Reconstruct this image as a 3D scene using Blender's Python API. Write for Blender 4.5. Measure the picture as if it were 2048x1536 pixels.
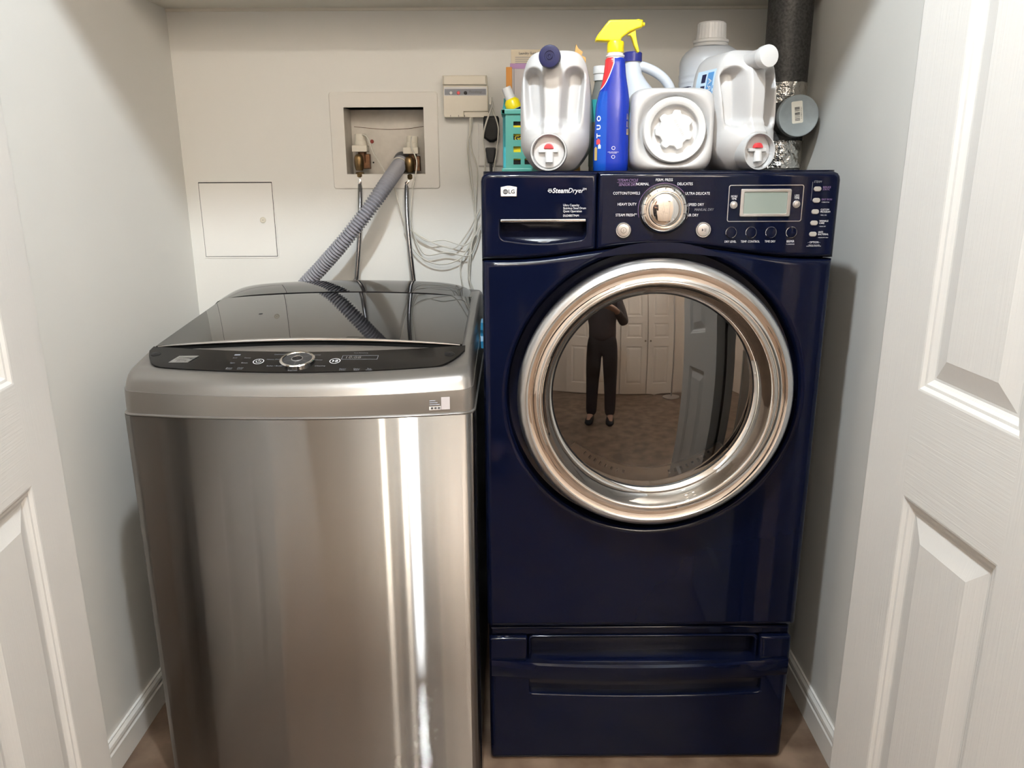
import bpy, bmesh, math, random
from mathutils import Vector, Matrix
from mathutils.geometry import tessellate_polygon
random.seed(7)
R = math.radians
PI = math.pi
scene = bpy.context.scene
for _o in list(bpy.data.objects):
    bpy.data.objects.remove(_o)
C = scene.collection

# ------------------------------------------------------------------ camera
F_PX, PITCH, YAW, ROLL, CAM_H = 1552.49, 0.2655, 0.0016, -0.0045, 1.327
_fw = Vector((-math.sin(YAW) * math.cos(PITCH), math.cos(YAW) * math.cos(PITCH), -math.sin(PITCH)))
_r = Vector((math.cos(YAW), math.sin(YAW), 0))
_u = _r.cross(_fw)
_r2 = math.cos(ROLL) * _r + math.sin(ROLL) * _u
_u2 = -math.sin(ROLL) * _r + math.cos(ROLL) * _u
cd = bpy.data.cameras.new('camera')
cd.sensor_width = 36.0
cd.lens = F_PX / 2048 * 36.0
cd.clip_start = 0.02
cam = bpy.data.objects.new('camera', cd)
C.objects.link(cam)
cam.matrix_world = Matrix(((_r2.x, _u2.x, -_fw.x, 0), (_r2.y, _u2.y, -_fw.y, 0), (_r2.z, _u2.z, -_fw.z, CAM_H), (0, 0, 0, 1)))
scene.camera = cam


def at(px, py, Y):
    """point of the place that lies at depth Y, read from the photograph"""
    d = _r2 * ((px - 1024) / F_PX) + _u2 * ((768 - py) / F_PX) + _fw
    return Vector((0, 0, CAM_H)) + d * (Y / d.y)


# ------------------------------------------------------------------ world, exposure
w = bpy.data.worlds.new('world')
scene.world = w
w.use_nodes = True
w.node_tree.nodes['Background'].inputs[0].default_value = (0.9, 0.85, 0.8, 1)
w.node_tree.nodes['Background'].inputs[1].default_value = 0.05
scene.view_settings.view_transform = 'Standard'
scene.view_settings.look = 'None'
scene.view_settings.gamma = 1
scene.view_settings.exposure = 0.08
scene.view_settings.use_curve_mapping = False
scene.cycles.max_bounces = 10
scene.cycles.diffuse_bounces = 5
scene.cycles.glossy_bounces = 6
scene.cycles.sample_clamp_indirect = 6.0
BULB_GLOW = 2350.0       # the lamp right in front of the closet
FAR_GLOW = 540.0         # each bulb of the lamp further back
FILL_GLOW = 1250.0      # an added, unseen uplight that lifts the ambient light
LIGHT = (-0.10, 0.64, 2.56)
FAR_LIGHT = (-0.15, -0.50, 2.58)

# ------------------------------------------------------------------ room numbers
XL, XR, YB = -0.923, 0.735, 2.2606
YF0, YF1 = 1.20, 1.31            # thickness of the closet's front wall
HALL_Y = -1.7
CEIL = 2.66


# ------------------------------------------------------------------ materials
def mat(name, col, rough=0.5, metal=0.0, ior=1.5, coat=0.0, noise=None, bump=None, emit=None, trans=0.0, aniso=0.0, spec=0.5, alpha=1.0):
    m = bpy.data.materials.new(name)
    m.use_nodes = True
    nt = m.node_tree
    b = nt.nodes['Principled BSDF']
    b.inputs['Base Color'].default_value = (*col, 1)
    b.inputs['Roughness'].default_value = rough
    b.inputs['Metallic'].default_value = metal
    b.inputs['IOR'].default_value = ior
    b.inputs['Coat Weight'].default_value = coat
    b.inputs['Coat Roughness'].default_value = 0.03
    b.inputs['Transmission Weight'].default_value = trans
    b.inputs['Anisotropic'].default_value = aniso
    b.inputs['Anisotropic Rotation'].default_value = 0.25 if aniso else 0.0
    b.inputs['Specular IOR Level'].default_value = spec
    b.inputs['Alpha'].default_value = alpha
    if emit:
        b.inputs['Emission Color'].default_value = (*emit[0], 1)
        b.inputs['Emission Strength'].default_value = emit[1]
    tc = nt.nodes.new('ShaderNodeTexCoord')
    if noise is None and not emit:
        noise = (6.0, 0.05)
    if noise:            # (scale, amount [, stretch vector [, other colour]])
        mp = nt.nodes.new('ShaderNodeMapping')
        nt.links.new(tc.outputs['Object'], mp.inputs['Vector'])
        if len(noise) > 2 and noise[2]:
            mp.inputs['Scale'].default_value = noise[2]
        n = nt.nodes.new('ShaderNodeTexNoise')
        n.inputs['Scale'].default_value = noise[0]
        n.inputs['Detail'].default_value = 5
        nt.links.new(mp.outputs[0], n.inputs['Vector'])
        mx = nt.nodes.new('ShaderNodeMix')
        mx.data_type = 'RGBA'
        other = noise[3] if len(noise) > 3 else tuple(c * (1 - noise[1]) for c in col)
        mx.inputs['A'].default_value = (*col, 1)
        mx.inputs['B'].default_value = (*other, 1)
        rp = nt.nodes.new('ShaderNodeMapRange')
        rp.inputs['From Min'].default_value = 0.35
        rp.inputs['From Max'].default_value = 0.65
        nt.links.new(n.outputs['Fac'], rp.inputs['Value'])
        nt.links.new(rp.outputs[0], mx.inputs['Factor'])
        nt.links.new(mx.outputs['Result'], b.inputs['Base Color'])
    if bump:             # (scale, strength, distance [, stretch])
        mp = nt.nodes.new('ShaderNodeMapping')
        nt.links.new(tc.outputs['Object'], mp.inputs['Vector'])
        if len(bump) > 3:
            mp.inputs['Scale'].default_value = bump[3]
        n = nt.nodes.new('ShaderNodeTexNoise')
        n.inputs['Scale'].default_value = bump[0]
        n.inputs['Detail'].default_value = 3
        nt.links.new(mp.outputs[0], n.inputs['Vector'])
        bp = nt.nodes.new('ShaderNodeBump')
        bp.inputs['Strength'].default_value = bump[1]
        bp.inputs['Distance'].default_value = bump[2]
        nt.links.new(n.outputs['Fac'], bp.inputs['Height'])
        nt.links.new(bp.outputs[0], b.inputs['Normal'])
    return m


M = {}
WALL = (0.70, 0.695, 0.665)
M['wall'] = mat('wall_paint', WALL, 0.55, noise=(3, 0.02), bump=(180, 0.08, 0.002))
M['ceiling'] = mat('ceiling_paint', (0.80, 0.78, 0.73), 0.7, noise=(3, 0.02), bump=(120, 0.1, 0.002))
M['trim'] = mat('trim_paint', (0.74, 0.73, 0.70), 0.32, noise=(4, 0.03))
M['shelf'] = mat('shelf_paint', (0.66, 0.63, 0.56), 0.5, noise=(4, 0.03))
M['hallwall'] = mat('hall_paint', (0.76, 0.67, 0.59), 0.6, noise=(2, 0.03), bump=(150, 0.08, 0.002))
M['halldoor'] = mat('hall_door_paint', (0.80, 0.71, 0.63), 0.4, noise=(3, 0.03))
M['navy'] = mat('navy_enamel', (0.0022, 0.0036, 0.0135), 0.06, ior=1.45, coat=0.0, spec=0.24, noise=(2, 0.15))
M['navydark'] = mat('dull_navy_plastic', (0.004, 0.005, 0.014), 0.25)  # duller navy for the door well, scoop and recess backs
M['black'] = mat('black_plastic', (0.006, 0.006, 0.007), 0.4, spec=.25)
M['blackgloss'] = mat('black_glass', (0.004, 0.004, 0.005), 0.03, ior=1.85, noise=(5, 0.2))
M['pocketblack'] = mat('pocket_black', (0.003, 0.003, 0.003), 0.8, spec=.05)
M['blackpanel'] = mat('black_panel_plastic', (0.006, 0.0055, 0.0055), 0.12, ior=1.4, spec=.22)
M['darkgrey'] = mat('dark_grey_plastic', (0.028, 0.028, 0.03), 0.5, spec=.3)
M['chrome'] = mat('chrome', (0.82, 0.80, 0.78), 0.04, 1.0)
M['satin'] = mat('satin_silver', (0.66, 0.66, 0.67), 0.3, 1.0)
M['silverpaint'] = mat('silver_painted_plastic', (0.25, 0.235, 0.222), 0.3, 0.7, bump=(900, 0.03, 0.0005))
M['sidegrey'] = mat('grey_painted_steel', (0.16, 0.155, 0.15), 0.4, 0.4)
M['steeldrum'] = mat('drum_steel', (0.30, 0.28, 0.26), 0.32, 1.0, bump=(60, 0.1, 0.002))
M['white'] = mat('white_plastic', (0.60, 0.605, 0.61), 0.3, noise=(8, 0.02))
M['whitejug'] = mat('white_jug_plastic', (0.48, 0.48, 0.485), 0.32, noise=(5, 0.03), bump=(40, 0.03, 0.002))
M['whitecool'] = mat('cool_white_plastic', (0.56, 0.61, 0.68), 0.3, noise=(5, 0.03))
M['offwhite'] = mat('off_white_plastic', (0.66, 0.62, 0.53), 0.45)
M['flangeplastic'] = mat('flange_plastic', (0.69, 0.67, 0.63), 0.5, noise=(12, 0.04))
M['boxplastic'] = mat('box_plastic', (0.62, 0.58, 0.52), 0.5, noise=(30, 0.12))
M['navycap'] = mat('navy_cap_plastic', (0.008, 0.009, 0.045), 0.4, spec=.2)
M['bluecap'] = mat('blue_cap_plastic', (0.012, 0.018, 0.17), 0.3)
M['yellow'] = mat('yellow_plastic', (0.72, 0.58, 0.008), 0.3)
M['red'] = mat('red_plastic', (0.62, 0.05, 0.06), 0.35)
M['clear'] = mat('frosted_clear_plastic', (0.60, 0.61, 0.62), 0.2, ior=1.25, trans=0.2)
M['optionlight'] = mat('option_light_plastic', (0.33, 0.31, 0.285), 0.4)
M['lcd'] = mat('lcd_glass', (0.23, 0.27, 0.245), 0.12, noise=(4, 0.04))
M['print'] = mat('white_print', (0.72, 0.73, 0.76), 0.5)
M['printlilac'] = mat('lilac_print', (0.20, 0.125, 0.27), 0.5)
M['printgrey'] = mat('grey_print', (0.18, 0.19, 0.22), 0.5)
M['printdim'] = mat('dim_print', (0.11, 0.105, 0.10), 0.5)
M['printdark'] = mat('dark_print', (0.02, 0.02, 0.025), 0.5)
M['logogrey'] = mat('badge_grey_print', (0.045, 0.045, 0.05), 0.4)
M['brass'] = mat('aged_brass', (0.24, 0.16, 0.075), 0.38, 0.9, noise=(60, 0.5))
M['rust'] = mat('rust_stain', (0.22, 0.03, 0.02), 0.7)
M['copper'] = mat('tarnished_copper', (0.20, 0.10, 0.05), 0.5, 0.7, noise=(80, 0.6))
M['braid'] = mat('braided_steel', (0.30, 0.30, 0.31), 0.22, 1.0, bump=(500, 0.4, 0.001))
M['hose'] = mat('grey_hose_plastic', (0.25, 0.25, 0.28), 0.45)
M['hosedark'] = mat('hose_clip_plastic', (0.13, 0.13, 0.14), 0.5)
M['cable'] = mat('cream_cable', (0.62, 0.60, 0.54), 0.45)
M['aqua'] = mat('aqua_plastic', (0.10, 0.40, 0.33), 0.3, trans=0.25)
M['paper'] = mat('aged_paper', (0.62, 0.55, 0.43), 0.8)
M['lilac'] = mat('lilac_paper', (0.40, 0.24, 0.46), 0.7)
M['greyfold'] = mat('grey_folder', (0.48, 0.46, 0.48), 0.6)
M['orange'] = mat('orange_card', (0.55, 0.24, 0.05), 0.7)
M['gold'] = mat('gold_foil', (0.55, 0.36, 0.14), 0.4, 0.4)
M['bulb'] = mat('lit_bulb', (1, 1, 1), 0.5, emit=((0.86, 0.945, 1.0), BULB_GLOW))
M['farbulb'] = mat('lit_warm_bulb', (1, 1, 1), 0.5, emit=((1.0, 0.92, 0.80), FAR_GLOW))
M['hallfill'] = mat('added_fill_light', (1, 1, 1), 0.5, emit=((1.0, 0.97, 0.92), FILL_GLOW))
M['skin'] = mat('skin', (0.42, 0.24, 0.17), 0.5)
M['shirt'] = mat('dark_shirt', (0.045, 0.032, 0.03), 0.8)
M['trousers'] = mat('dark_trousers', (0.028, 0.022, 0.022), 0.85)
M['hair'] = mat('dark_hair', (0.02, 0.015, 0.012), 0.6)
M['cyanwrap'] = mat('blue_wrap', (0.03, 0.22, 0.42), 0.3)
M['foil'] = mat('foil_tape', (0.72, 0.70, 0.66), 0.22, 1.0, noise=(30, 0.2), bump=(55, 1.0, 0.012))
M['galv'] = mat('galvanised_cap', (0.30, 0.33, 0.335), 0.45, 0.25, noise=(25, 0.2))
M['pipe'] = mat('dark_galvanised_pipe', (0.030, 0.030, 0.030), 0.5, 0.35, noise=(170, 0.5, None, (0.075, 0.075, 0.073)))


def brushed():
    """stainless sheet brushed sideways: sharp across, drawn out up and down"""
    m = bpy.data.materials.new('brushed_stainless')
    m.use_nodes = True
    nt = m.node_tree
    nt.nodes.remove(nt.nodes['Principled BSDF'])
    out = nt.nodes['Material Output']
    g = nt.nodes.new('ShaderNodeBsdfAnisotropic')
    g.inputs['Color'].default_value = (0.30, 0.282, 0.267, 1)
    g.inputs['Anisotropy'].default_value = 0.935
    t = nt.nodes.new('ShaderNodeTangent')
    t.direction_type = 'UV_MAP'
    t.uv_map = 'brush'
    nt.links.new(t.outputs[0], g.inputs['Tangent'])
    tc = nt.nodes.new('ShaderNodeTexCoord')
    mp = nt.nodes.new('ShaderNodeMapping')
    mp.inputs['Scale'].default_value = (3, 3, 900)
    nt.links.new(tc.outputs['Object'], mp.inputs[0])
    n = nt.nodes.new('ShaderNodeTexNoise')
    n.inputs['Scale'].default_value = 2.0
    n.inputs['Detail'].default_value = 4
    nt.links.new(mp.outputs[0], n.inputs['Vector'])
    rp = nt.nodes.new('ShaderNodeMapRange')
    rp.inputs['To Min'].default_value = 0.18
    rp.inputs['To Max'].default_value = 0.19
    nt.links.new(n.outputs['Fac'], rp.inputs['Value'])
    nt.links.new(rp.outputs[0], g.inputs['Roughness'])
    n2 = nt.nodes.new('ShaderNodeTexNoise')
    n2.inputs['Scale'].default_value = 5.0
    nt.links.new(tc.outputs['Object'], n2.inputs['Vector'])
    bp = nt.nodes.new('ShaderNodeBump')
    bp.inputs['Strength'].default_value = 0.02
    bp.inputs['Distance'].default_value = 0.006
    nt.links.new(n2.outputs['Fac'], bp.inputs['Height'])
    nt.links.new(g.outputs[0], out.inputs['Surface'])
    return m


M['steel'] = brushed()


def tinted_window():
    """dark brown see-through plastic of the dryer door"""
    m = bpy.data.materials.new('smoked_window')
    m.use_nodes = True
    nt = m.node_tree
    nt.nodes.remove(nt.nodes['Principled BSDF'])
    out = nt.nodes['Material Output']
    tr = nt.nodes.new('ShaderNodeBsdfTransparent')
    tr.inputs[0].default_value = (0.56, 0.49, 0.43, 1)
    gl = nt.nodes.new('ShaderNodeBsdfGlossy')
    gl.inputs['Roughness'].default_value = 0.015
    gl.inputs['Color'].default_value = (1.0, 0.98, 0.96, 1)
    fr = nt.nodes.new('ShaderNodeFresnel')
    fr.inputs['IOR'].default_value = 2.4
    mx = nt.nodes.new('ShaderNodeMixShader')
    nt.links.new(fr.outputs[0], mx.inputs[0])
    nt.links.new(tr.outputs[0], mx.inputs[1])
    nt.links.new(gl.outputs[0], mx.inputs[2])
    nt.links.new(mx.outputs[0], out.inputs['Surface'])
    return m


M['window'] = tinted_window()


def floor_material():
    m = mat('stone_pattern_floor', (0.09, 0.056, 0.037), 0.4, noise=(9, 0.5, None, (0.20, 0.14, 0.10)), bump=(30, 0.15, 0.003))
    return m


M['floor'] = floor_material()


def door_paint():
    m = mat('embossed_door_paint', (0.60, 0.595, 0.58), 0.5, noise=(3, 0.015))
    nt = m.node_tree
    b = nt.nodes['Principled BSDF']
    tc = nt.nodes.new('ShaderNodeTexCoord')
    sep = nt.nodes.new('ShaderNodeSeparateXYZ')
    nt.links.new(tc.outputs['Object'], sep.inputs[0])

    def wave(scale):
        mp = nt.nodes.new('ShaderNodeMapping')
        mp.inputs['Scale'].default_value = scale
        nt.links.new(tc.outputs['Object'], mp.inputs[0])
        n = nt.nodes.new('ShaderNodeTexNoise')
        n.inputs['Scale'].default_value = 1.0
        n.inputs['Detail'].default_value = 4
        n.inputs['Distortion'].default_value = 0.6
        nt.links.new(mp.outputs[0], n.inputs['Vector'])
        return n
    v = wave((330, 10, 6))       # grain running up the stiles and panels
    h = wave((6, 10, 330))       # grain running along the lock rail

    def rng(sock, lo, hi):
        a = nt.nodes.new('ShaderNodeMath'); a.operation = 'GREATER_THAN'; a.inputs[1].default_value = lo
        c = nt.nodes.new('ShaderNodeMath'); c.operation = 'LESS_THAN'; c.inputs[1].default_value = hi
        d = nt.nodes.new('ShaderNodeMath'); d.operation = 'MULTIPLY'
        nt.links.new(sock, a.inputs[0]); nt.links.new(sock, c.inputs[0])
        nt.links.new(a.outputs[0], d.inputs[0]); nt.links.new(c.outputs[0], d.inputs[1])
        return d
    rz = rng(sep.outputs['Z'], 0.858, 1.028)
    rx = rng(sep.outputs['X'], 0.112, 0.334)
    k = nt.nodes.new('ShaderNodeMath'); k.operation = 'MULTIPLY'
    nt.links.new(rz.outputs[0], k.inputs[0]); nt.links.new(rx.outputs[0], k.inputs[1])
    mx = nt.nodes.new('ShaderNodeMix')
    nt.links.new(k.outputs[0], mx.inputs['Factor'])
    nt.links.new(v.outputs['Fac'], mx.inputs['A'])
    nt.links.new(h.outputs['Fac'], mx.inputs['B'])
    bp = nt.nodes.new('ShaderNodeBump')
    bp.inputs['Strength'].default_value = 0.22
    bp.inputs['Distance'].default_value = 0.0015
    nt.links.new(mx.outputs['Result'], bp.inputs['Height'])
    nt.links.new(bp.outputs[0], b.inputs['Normal'])
    return m


M['door'] = door_paint()

# ------------------------------------------------------------------ mesh helpers
ORIG = {}


def mesh_obj(name, verts, faces, material, parent=None, smooth=None, recalc=True, weighted=False, mats=None, fmat=None):
    o0 = ORIG.get(parent, Vector((0, 0, 0))) if parent else Vector((0, 0, 0))
    me = bpy.data.meshes.new(name)
    me.from_pydata([tuple(Vector(v) - o0) for v in verts], [], faces)
    if recalc:
        bm = bmesh.new(); bm.from_mesh(me)
        bmesh.ops.remove_doubles(bm, verts=bm.verts, dist=1e-6)
        bmesh.ops.recalc_face_normals(bm, faces=bm.faces)
        bm.to_mesh(me); bm.free()
    if mats:
        for mm in mats:
            me.materials.append(M[mm])
        for p_, k in zip(me.polygons, fmat or []):
            p_.material_index = k
    else:
        me.materials.append(M[material] if isinstance(material, str) else material)
    if smooth:
        me.polygons.foreach_set('use_smooth', [True] * len(me.polygons))
        me.set_sharp_from_angle(angle=R(smooth))
    me.update()
    o = bpy.data.objects.new(name, me)
    C.objects.link(o)
    if parent:
        o.parent = parent
        ORIG[o] = o0
    if weighted:
        md = o.modifiers.new('weighted', 'WEIGHTED_NORMAL')
        md.keep_sharp = True
    return o


def thing(name, label, cat, loc=(0, 0, 0), rz=0, group=None, world=True):
    o = bpy.data.objects.new(name, None)
    o.empty_display_size = 0.05
    C.objects.link(o)
    o.location = loc
    o.rotation_euler = (0, 0, rz)
    o['label'] = label
    o['category'] = cat
    if group:
        o['group'] = group
    ORIG[o] = Vector(loc) if world else Vector((0, 0, 0))
    return o


def tag(o, label, cat, group=None):
    o['label'] = label
    o['category'] = cat
    if group:
        o['group'] = group
    return o


def struct(o, label=None, cat=None):
    o['kind'] = 'structure'
    if label:
        o['label'] = label
    if cat:
        o['category'] = cat
    return o


def box(name, x0, x1, y0, y1, z0, z1, material, parent=None, bev=0.0, seg=2):
    bm = bmesh.new()
    bmesh.ops.create_cube(bm, size=1)
    for v in bm.verts:
        v.co = Vector((x0 + (v.co.x + .5) * (x1 - x0), y0 + (v.co.y + .5) * (y1 - y0), z0 + (v.co.z + .5) * (z1 - z0)))
    if bev:
        bmesh.ops.bevel(bm, geom=bm.edges, offset=bev, segments=seg, profile=0.5, affect='EDGES', clamp_overlap=True)
    vs = [v.co.copy() for v in bm.verts]
    bm.verts.index_update()
    fs = [[v.index for v in f.verts] for f in bm.faces]
    bm.free()
    return mesh_obj(name, vs, fs, material, parent, 50 if bev else None, weighted=bool(bev))


def area2(p):
    return sum(p[i][0] * p[(i + 1) % len(p)][1] - p[(i + 1) % len(p)][0] * p[i][1] for i in range(len(p)))


def ccw(p):
    return list(p) if area2(p) > 0 else list(reversed(p))


def offs(p, d):
    """inset a counter-clockwise polygon by d"""
    n = len(p)
    out = []
    for i in range(n):
        a, b, c = Vector(p[i - 1]), Vector(p[i]), Vector(p[(i + 1) % n])
        e1, e2 = (b - a), (c - b)
        if e1.length < 1e-9 or e2.length < 1e-9:
            out.append(tuple(b)); continue
        e1.normalize(); e2.normalize()
        n1, n2 = Vector((-e1.y, e1.x)), Vector((-e2.y, e2.x))
        m_ = n1 + n2
        if m_.length < 1e-6:
            m_ = n1.copy()
        m_.normalize()
        k = max(0.35, m_.dot(n1))
        out.append(tuple(b + m_ * (d / k)))
    return out


def rrect(x0, x1, z0, z1, r, n=5):
    pts = []
    for cx, cz, a0 in ((x1 - r, z0 + r, -90), (x1 - r, z1 - r, 0), (x0 + r, z1 - r, 90), (x0 + r, z0 + r, 180)):
        for i in range(n + 1):
            a = R(a0 + 90 * i / n)
            pts.append((cx + r * math.cos(a), cz + r * math.sin(a)))
    return pts


def circ(cx, cz, r, n=48, r2=None):
    return [(cx + r * math.cos(2 * PI * i / n), cz + (r2 or r) * math.sin(2 * PI * i / n)) for i in range(n)]


def plate(name, outer, holes, yf, yb, material, parent=None, bev=0.0, seg=3, fn=None, hbev=None, back=True, smooth=40):
    """slab in the XZ plane facing -Y, front at yf, back at yb; fn maps (x, y, z) to the final place"""
    fn = fn or (lambda x, y, z: (x, y, z))
    outer = ccw(outer)
    holes = [ccw(h) for h in holes]
    V, Fc = [], []

    def ring(poly, y):
        k = len(V)
        V.extend(fn(x, y, z) for x, z in poly)
        return list(range(k, k + len(poly)))

    def bridge(a, b):
        n = len(a)
        for i in range(n):
            Fc.append((a[i], a[(i + 1) % n], b[(i + 1) % n], b[i]))
    fronts, idx, backs, bidx = [], [], [], []
    for k, poly in enumerate([outer] + holes):
        s = 1 if k == 0 else -1
        bv = bev if k == 0 or hbev is None else hbev
        r0 = ring(poly, yb)
        backs.append(poly); bidx.append(r0)
        prev = r0
        last = poly
        if bv > 0:
            for i in range(seg + 1):
                a = PI / 2 * i / seg
                q = offs(poly, s * bv * (1 - math.cos(a)))
                cur = ring(q, yf + bv * (1 - math.sin(a)))
                bridge(prev, cur); prev = cur
            last = offs(poly, s * (bv + min(.0008, bv * .3)))
            cur = ring(last, yf)
            bridge(prev, cur); prev = cur
        else:
            cur = ring(poly, yf)
            bridge(prev, cur); prev = cur
        fronts.append(last); idx.append(prev)

    def fill(polys, ids):
        flat = [i for l in ids for i in l]
        tr = tessellate_polygon([[Vector((x, z, 0)) for x, z in pl] for pl in polys])
        for t in tr:
            Fc.append(tuple(flat[i] for i in t))
    fill(fronts, idx)
    if back:
        fill(backs, bidx)
    return mesh_obj(name, V, Fc, material, parent, smooth)


def revolve(name, prof, origin, axis, material, parent=None, seg=48, smooth=40, cap=True, mats=None, pm=None):
    """prof: list of (radius, distance along axis)"""
    ax = Vector(axis).normalized()
    ref = Vector((0, 0, 1)) if abs(ax.z) < 0.9 else Vector((1, 0, 0))
    e1 = ax.cross(ref).normalized(); e2 = ax.cross(e1).normalized()
    o0 = Vector(origin)
    V, Fc, fm = [], [], []
    for r_, h in prof:
        for i in range(seg):
            a = 2 * PI * i / seg
            V.append(o0 + ax * h + (e1 * math.cos(a) + e2 * math.sin(a)) * max(r_, 1e-5))
    for k in range(len(prof) - 1):
        for i in range(seg):
            Fc.append((k * seg + i, k * seg + (i + 1) % seg, (k + 1) * seg + (i + 1) % seg, (k + 1) * seg + i))
            fm.append(pm[k] if pm else 0)
    if cap:
        Fc.append(tuple(range(seg))); Fc.append(tuple(range((len(prof) - 1) * seg, len(prof) * seg)))
    return mesh_obj(name, V, Fc, material, parent, smooth)


def spline(pts, n=8):
    P = [Vector(q) for q in pts]
    if len(P) < 3:
        return P
    out = []
    for i in range(len(P) - 1):
        p0 = P[max(i - 1, 0)]; p1 = P[i]; p2 = P[i + 1]; p3 = P[min(i + 2, len(P) - 1)]
        for k in range(n):
            t = k / n
            out.append(0.5 * ((2 * p1) + (p2 - p0) * t + (2 * p0 - 5 * p1 + 4 * p2 - p3) * t * t + (3 * p1 - p0 - 3 * p2 + p3) * t ** 3))
    out.append(P[-1])
    return out


def tube(name, pts, rad, material, parent=None, seg=8, n=8, smooth=60, radfn=None, closed=False):
    P = spline(pts, n) if n else [Vector(q) for q in pts]
    V, Fc = [], []
    N = len(P)
    up = None
    for i, q in enumerate(P):
        if closed:
            d = P[(i + 1) % N] - P[i - 1]
        else:
            d = P[min(i + 1, N - 1)] - P[max(i - 1, 0)]
        d.normalize()
        if up is None:
            up = d.cross(Vector((0.3, 0.8, 0.5))).normalized()
        else:
            up = (up - d * up.dot(d)).normalized()
        s = d.cross(up)
        r_ = radfn(i, N) if radfn else rad
        for k in range(seg):
            a = 2 * PI * k / seg
            V.append(q + (up * math.cos(a) + s * math.sin(a)) * r_)
    for i in range(N if closed else N - 1):
        j = (i + 1) % N
        for k in range(seg):
            Fc.append((i * seg + k, i * seg + (k + 1) % seg, j * seg + (k + 1) % seg, j * seg + k))
    if not closed:
        Fc.append(tuple(range(seg))); Fc.append(tuple(range((N - 1) * seg, N * seg)))
    return mesh_obj(name, V, Fc, material, parent, smooth)


def loft(name, rings, material, parent=None, smooth=40, cap0=True, cap1=True, mats=None, fmat=None):
    n = len(rings[0])
    V = [v for r_ in rings for v in r_]
    Fc = []
    for k in range(len(rings) - 1):
        for i in range(n):
            Fc.append((k * n + i, k * n + (i + 1) % n, (k + 1) * n + (i + 1) % n, (k + 1) * n + i))
    if cap0:
        Fc.append(tuple(range(n)))
    if cap1:
        Fc.append(tuple(range((len(rings) - 1) * n, len(rings) * n)))
    return mesh_obj(name, V, Fc, material, parent, smooth)


def text(name, s, x, z, size, material, parent, y=-0.0006, align='CENTER', shear=0.0, squeeze=1.0, fn=None, bold=0.0):
    """flat printed lettering in the XZ plane facing -Y"""
    cu = bpy.data.curves.new(name, 'FONT')
    cu.body = s
    cu.size = size
    cu.align_x = align
    cu.align_y = 'CENTER'
    cu.shear = shear
    cu.offset = bold
    cu.resolution_u = 2
    cu.space_line = 0.85
    ob = bpy.data.objects.new(name, cu)
    me = bpy.data.meshes.new_from_object(ob)
    vs = [v.co.copy() for v in me.vertices]
    fs = [list(p_.vertices) for p_ in me.polygons]
    bpy.data.objects.remove(ob); bpy.data.meshes.remove(me); bpy.data.curves.remove(cu)
    fn = fn or (lambda a, b: (x + a, y, z + b))
    return mesh_obj(name, [fn(v.x * squeeze, v.y) for v in vs], fs, material, parent, recalc=False)


def sstep(e0, e1, v):
    t = min(1.0, max(0.0, (v - e0) / (e1 - e0)))
    return t * t * (3 - 2 * t)


def sdrr(x, z, hx, hz, r_):
    qx, qz = abs(x) - hx + r_, abs(z) - hz + r_
    return math.hypot(max(qx, 0), max(qz, 0)) + min(max(qx, qz), 0) - r_


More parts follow.
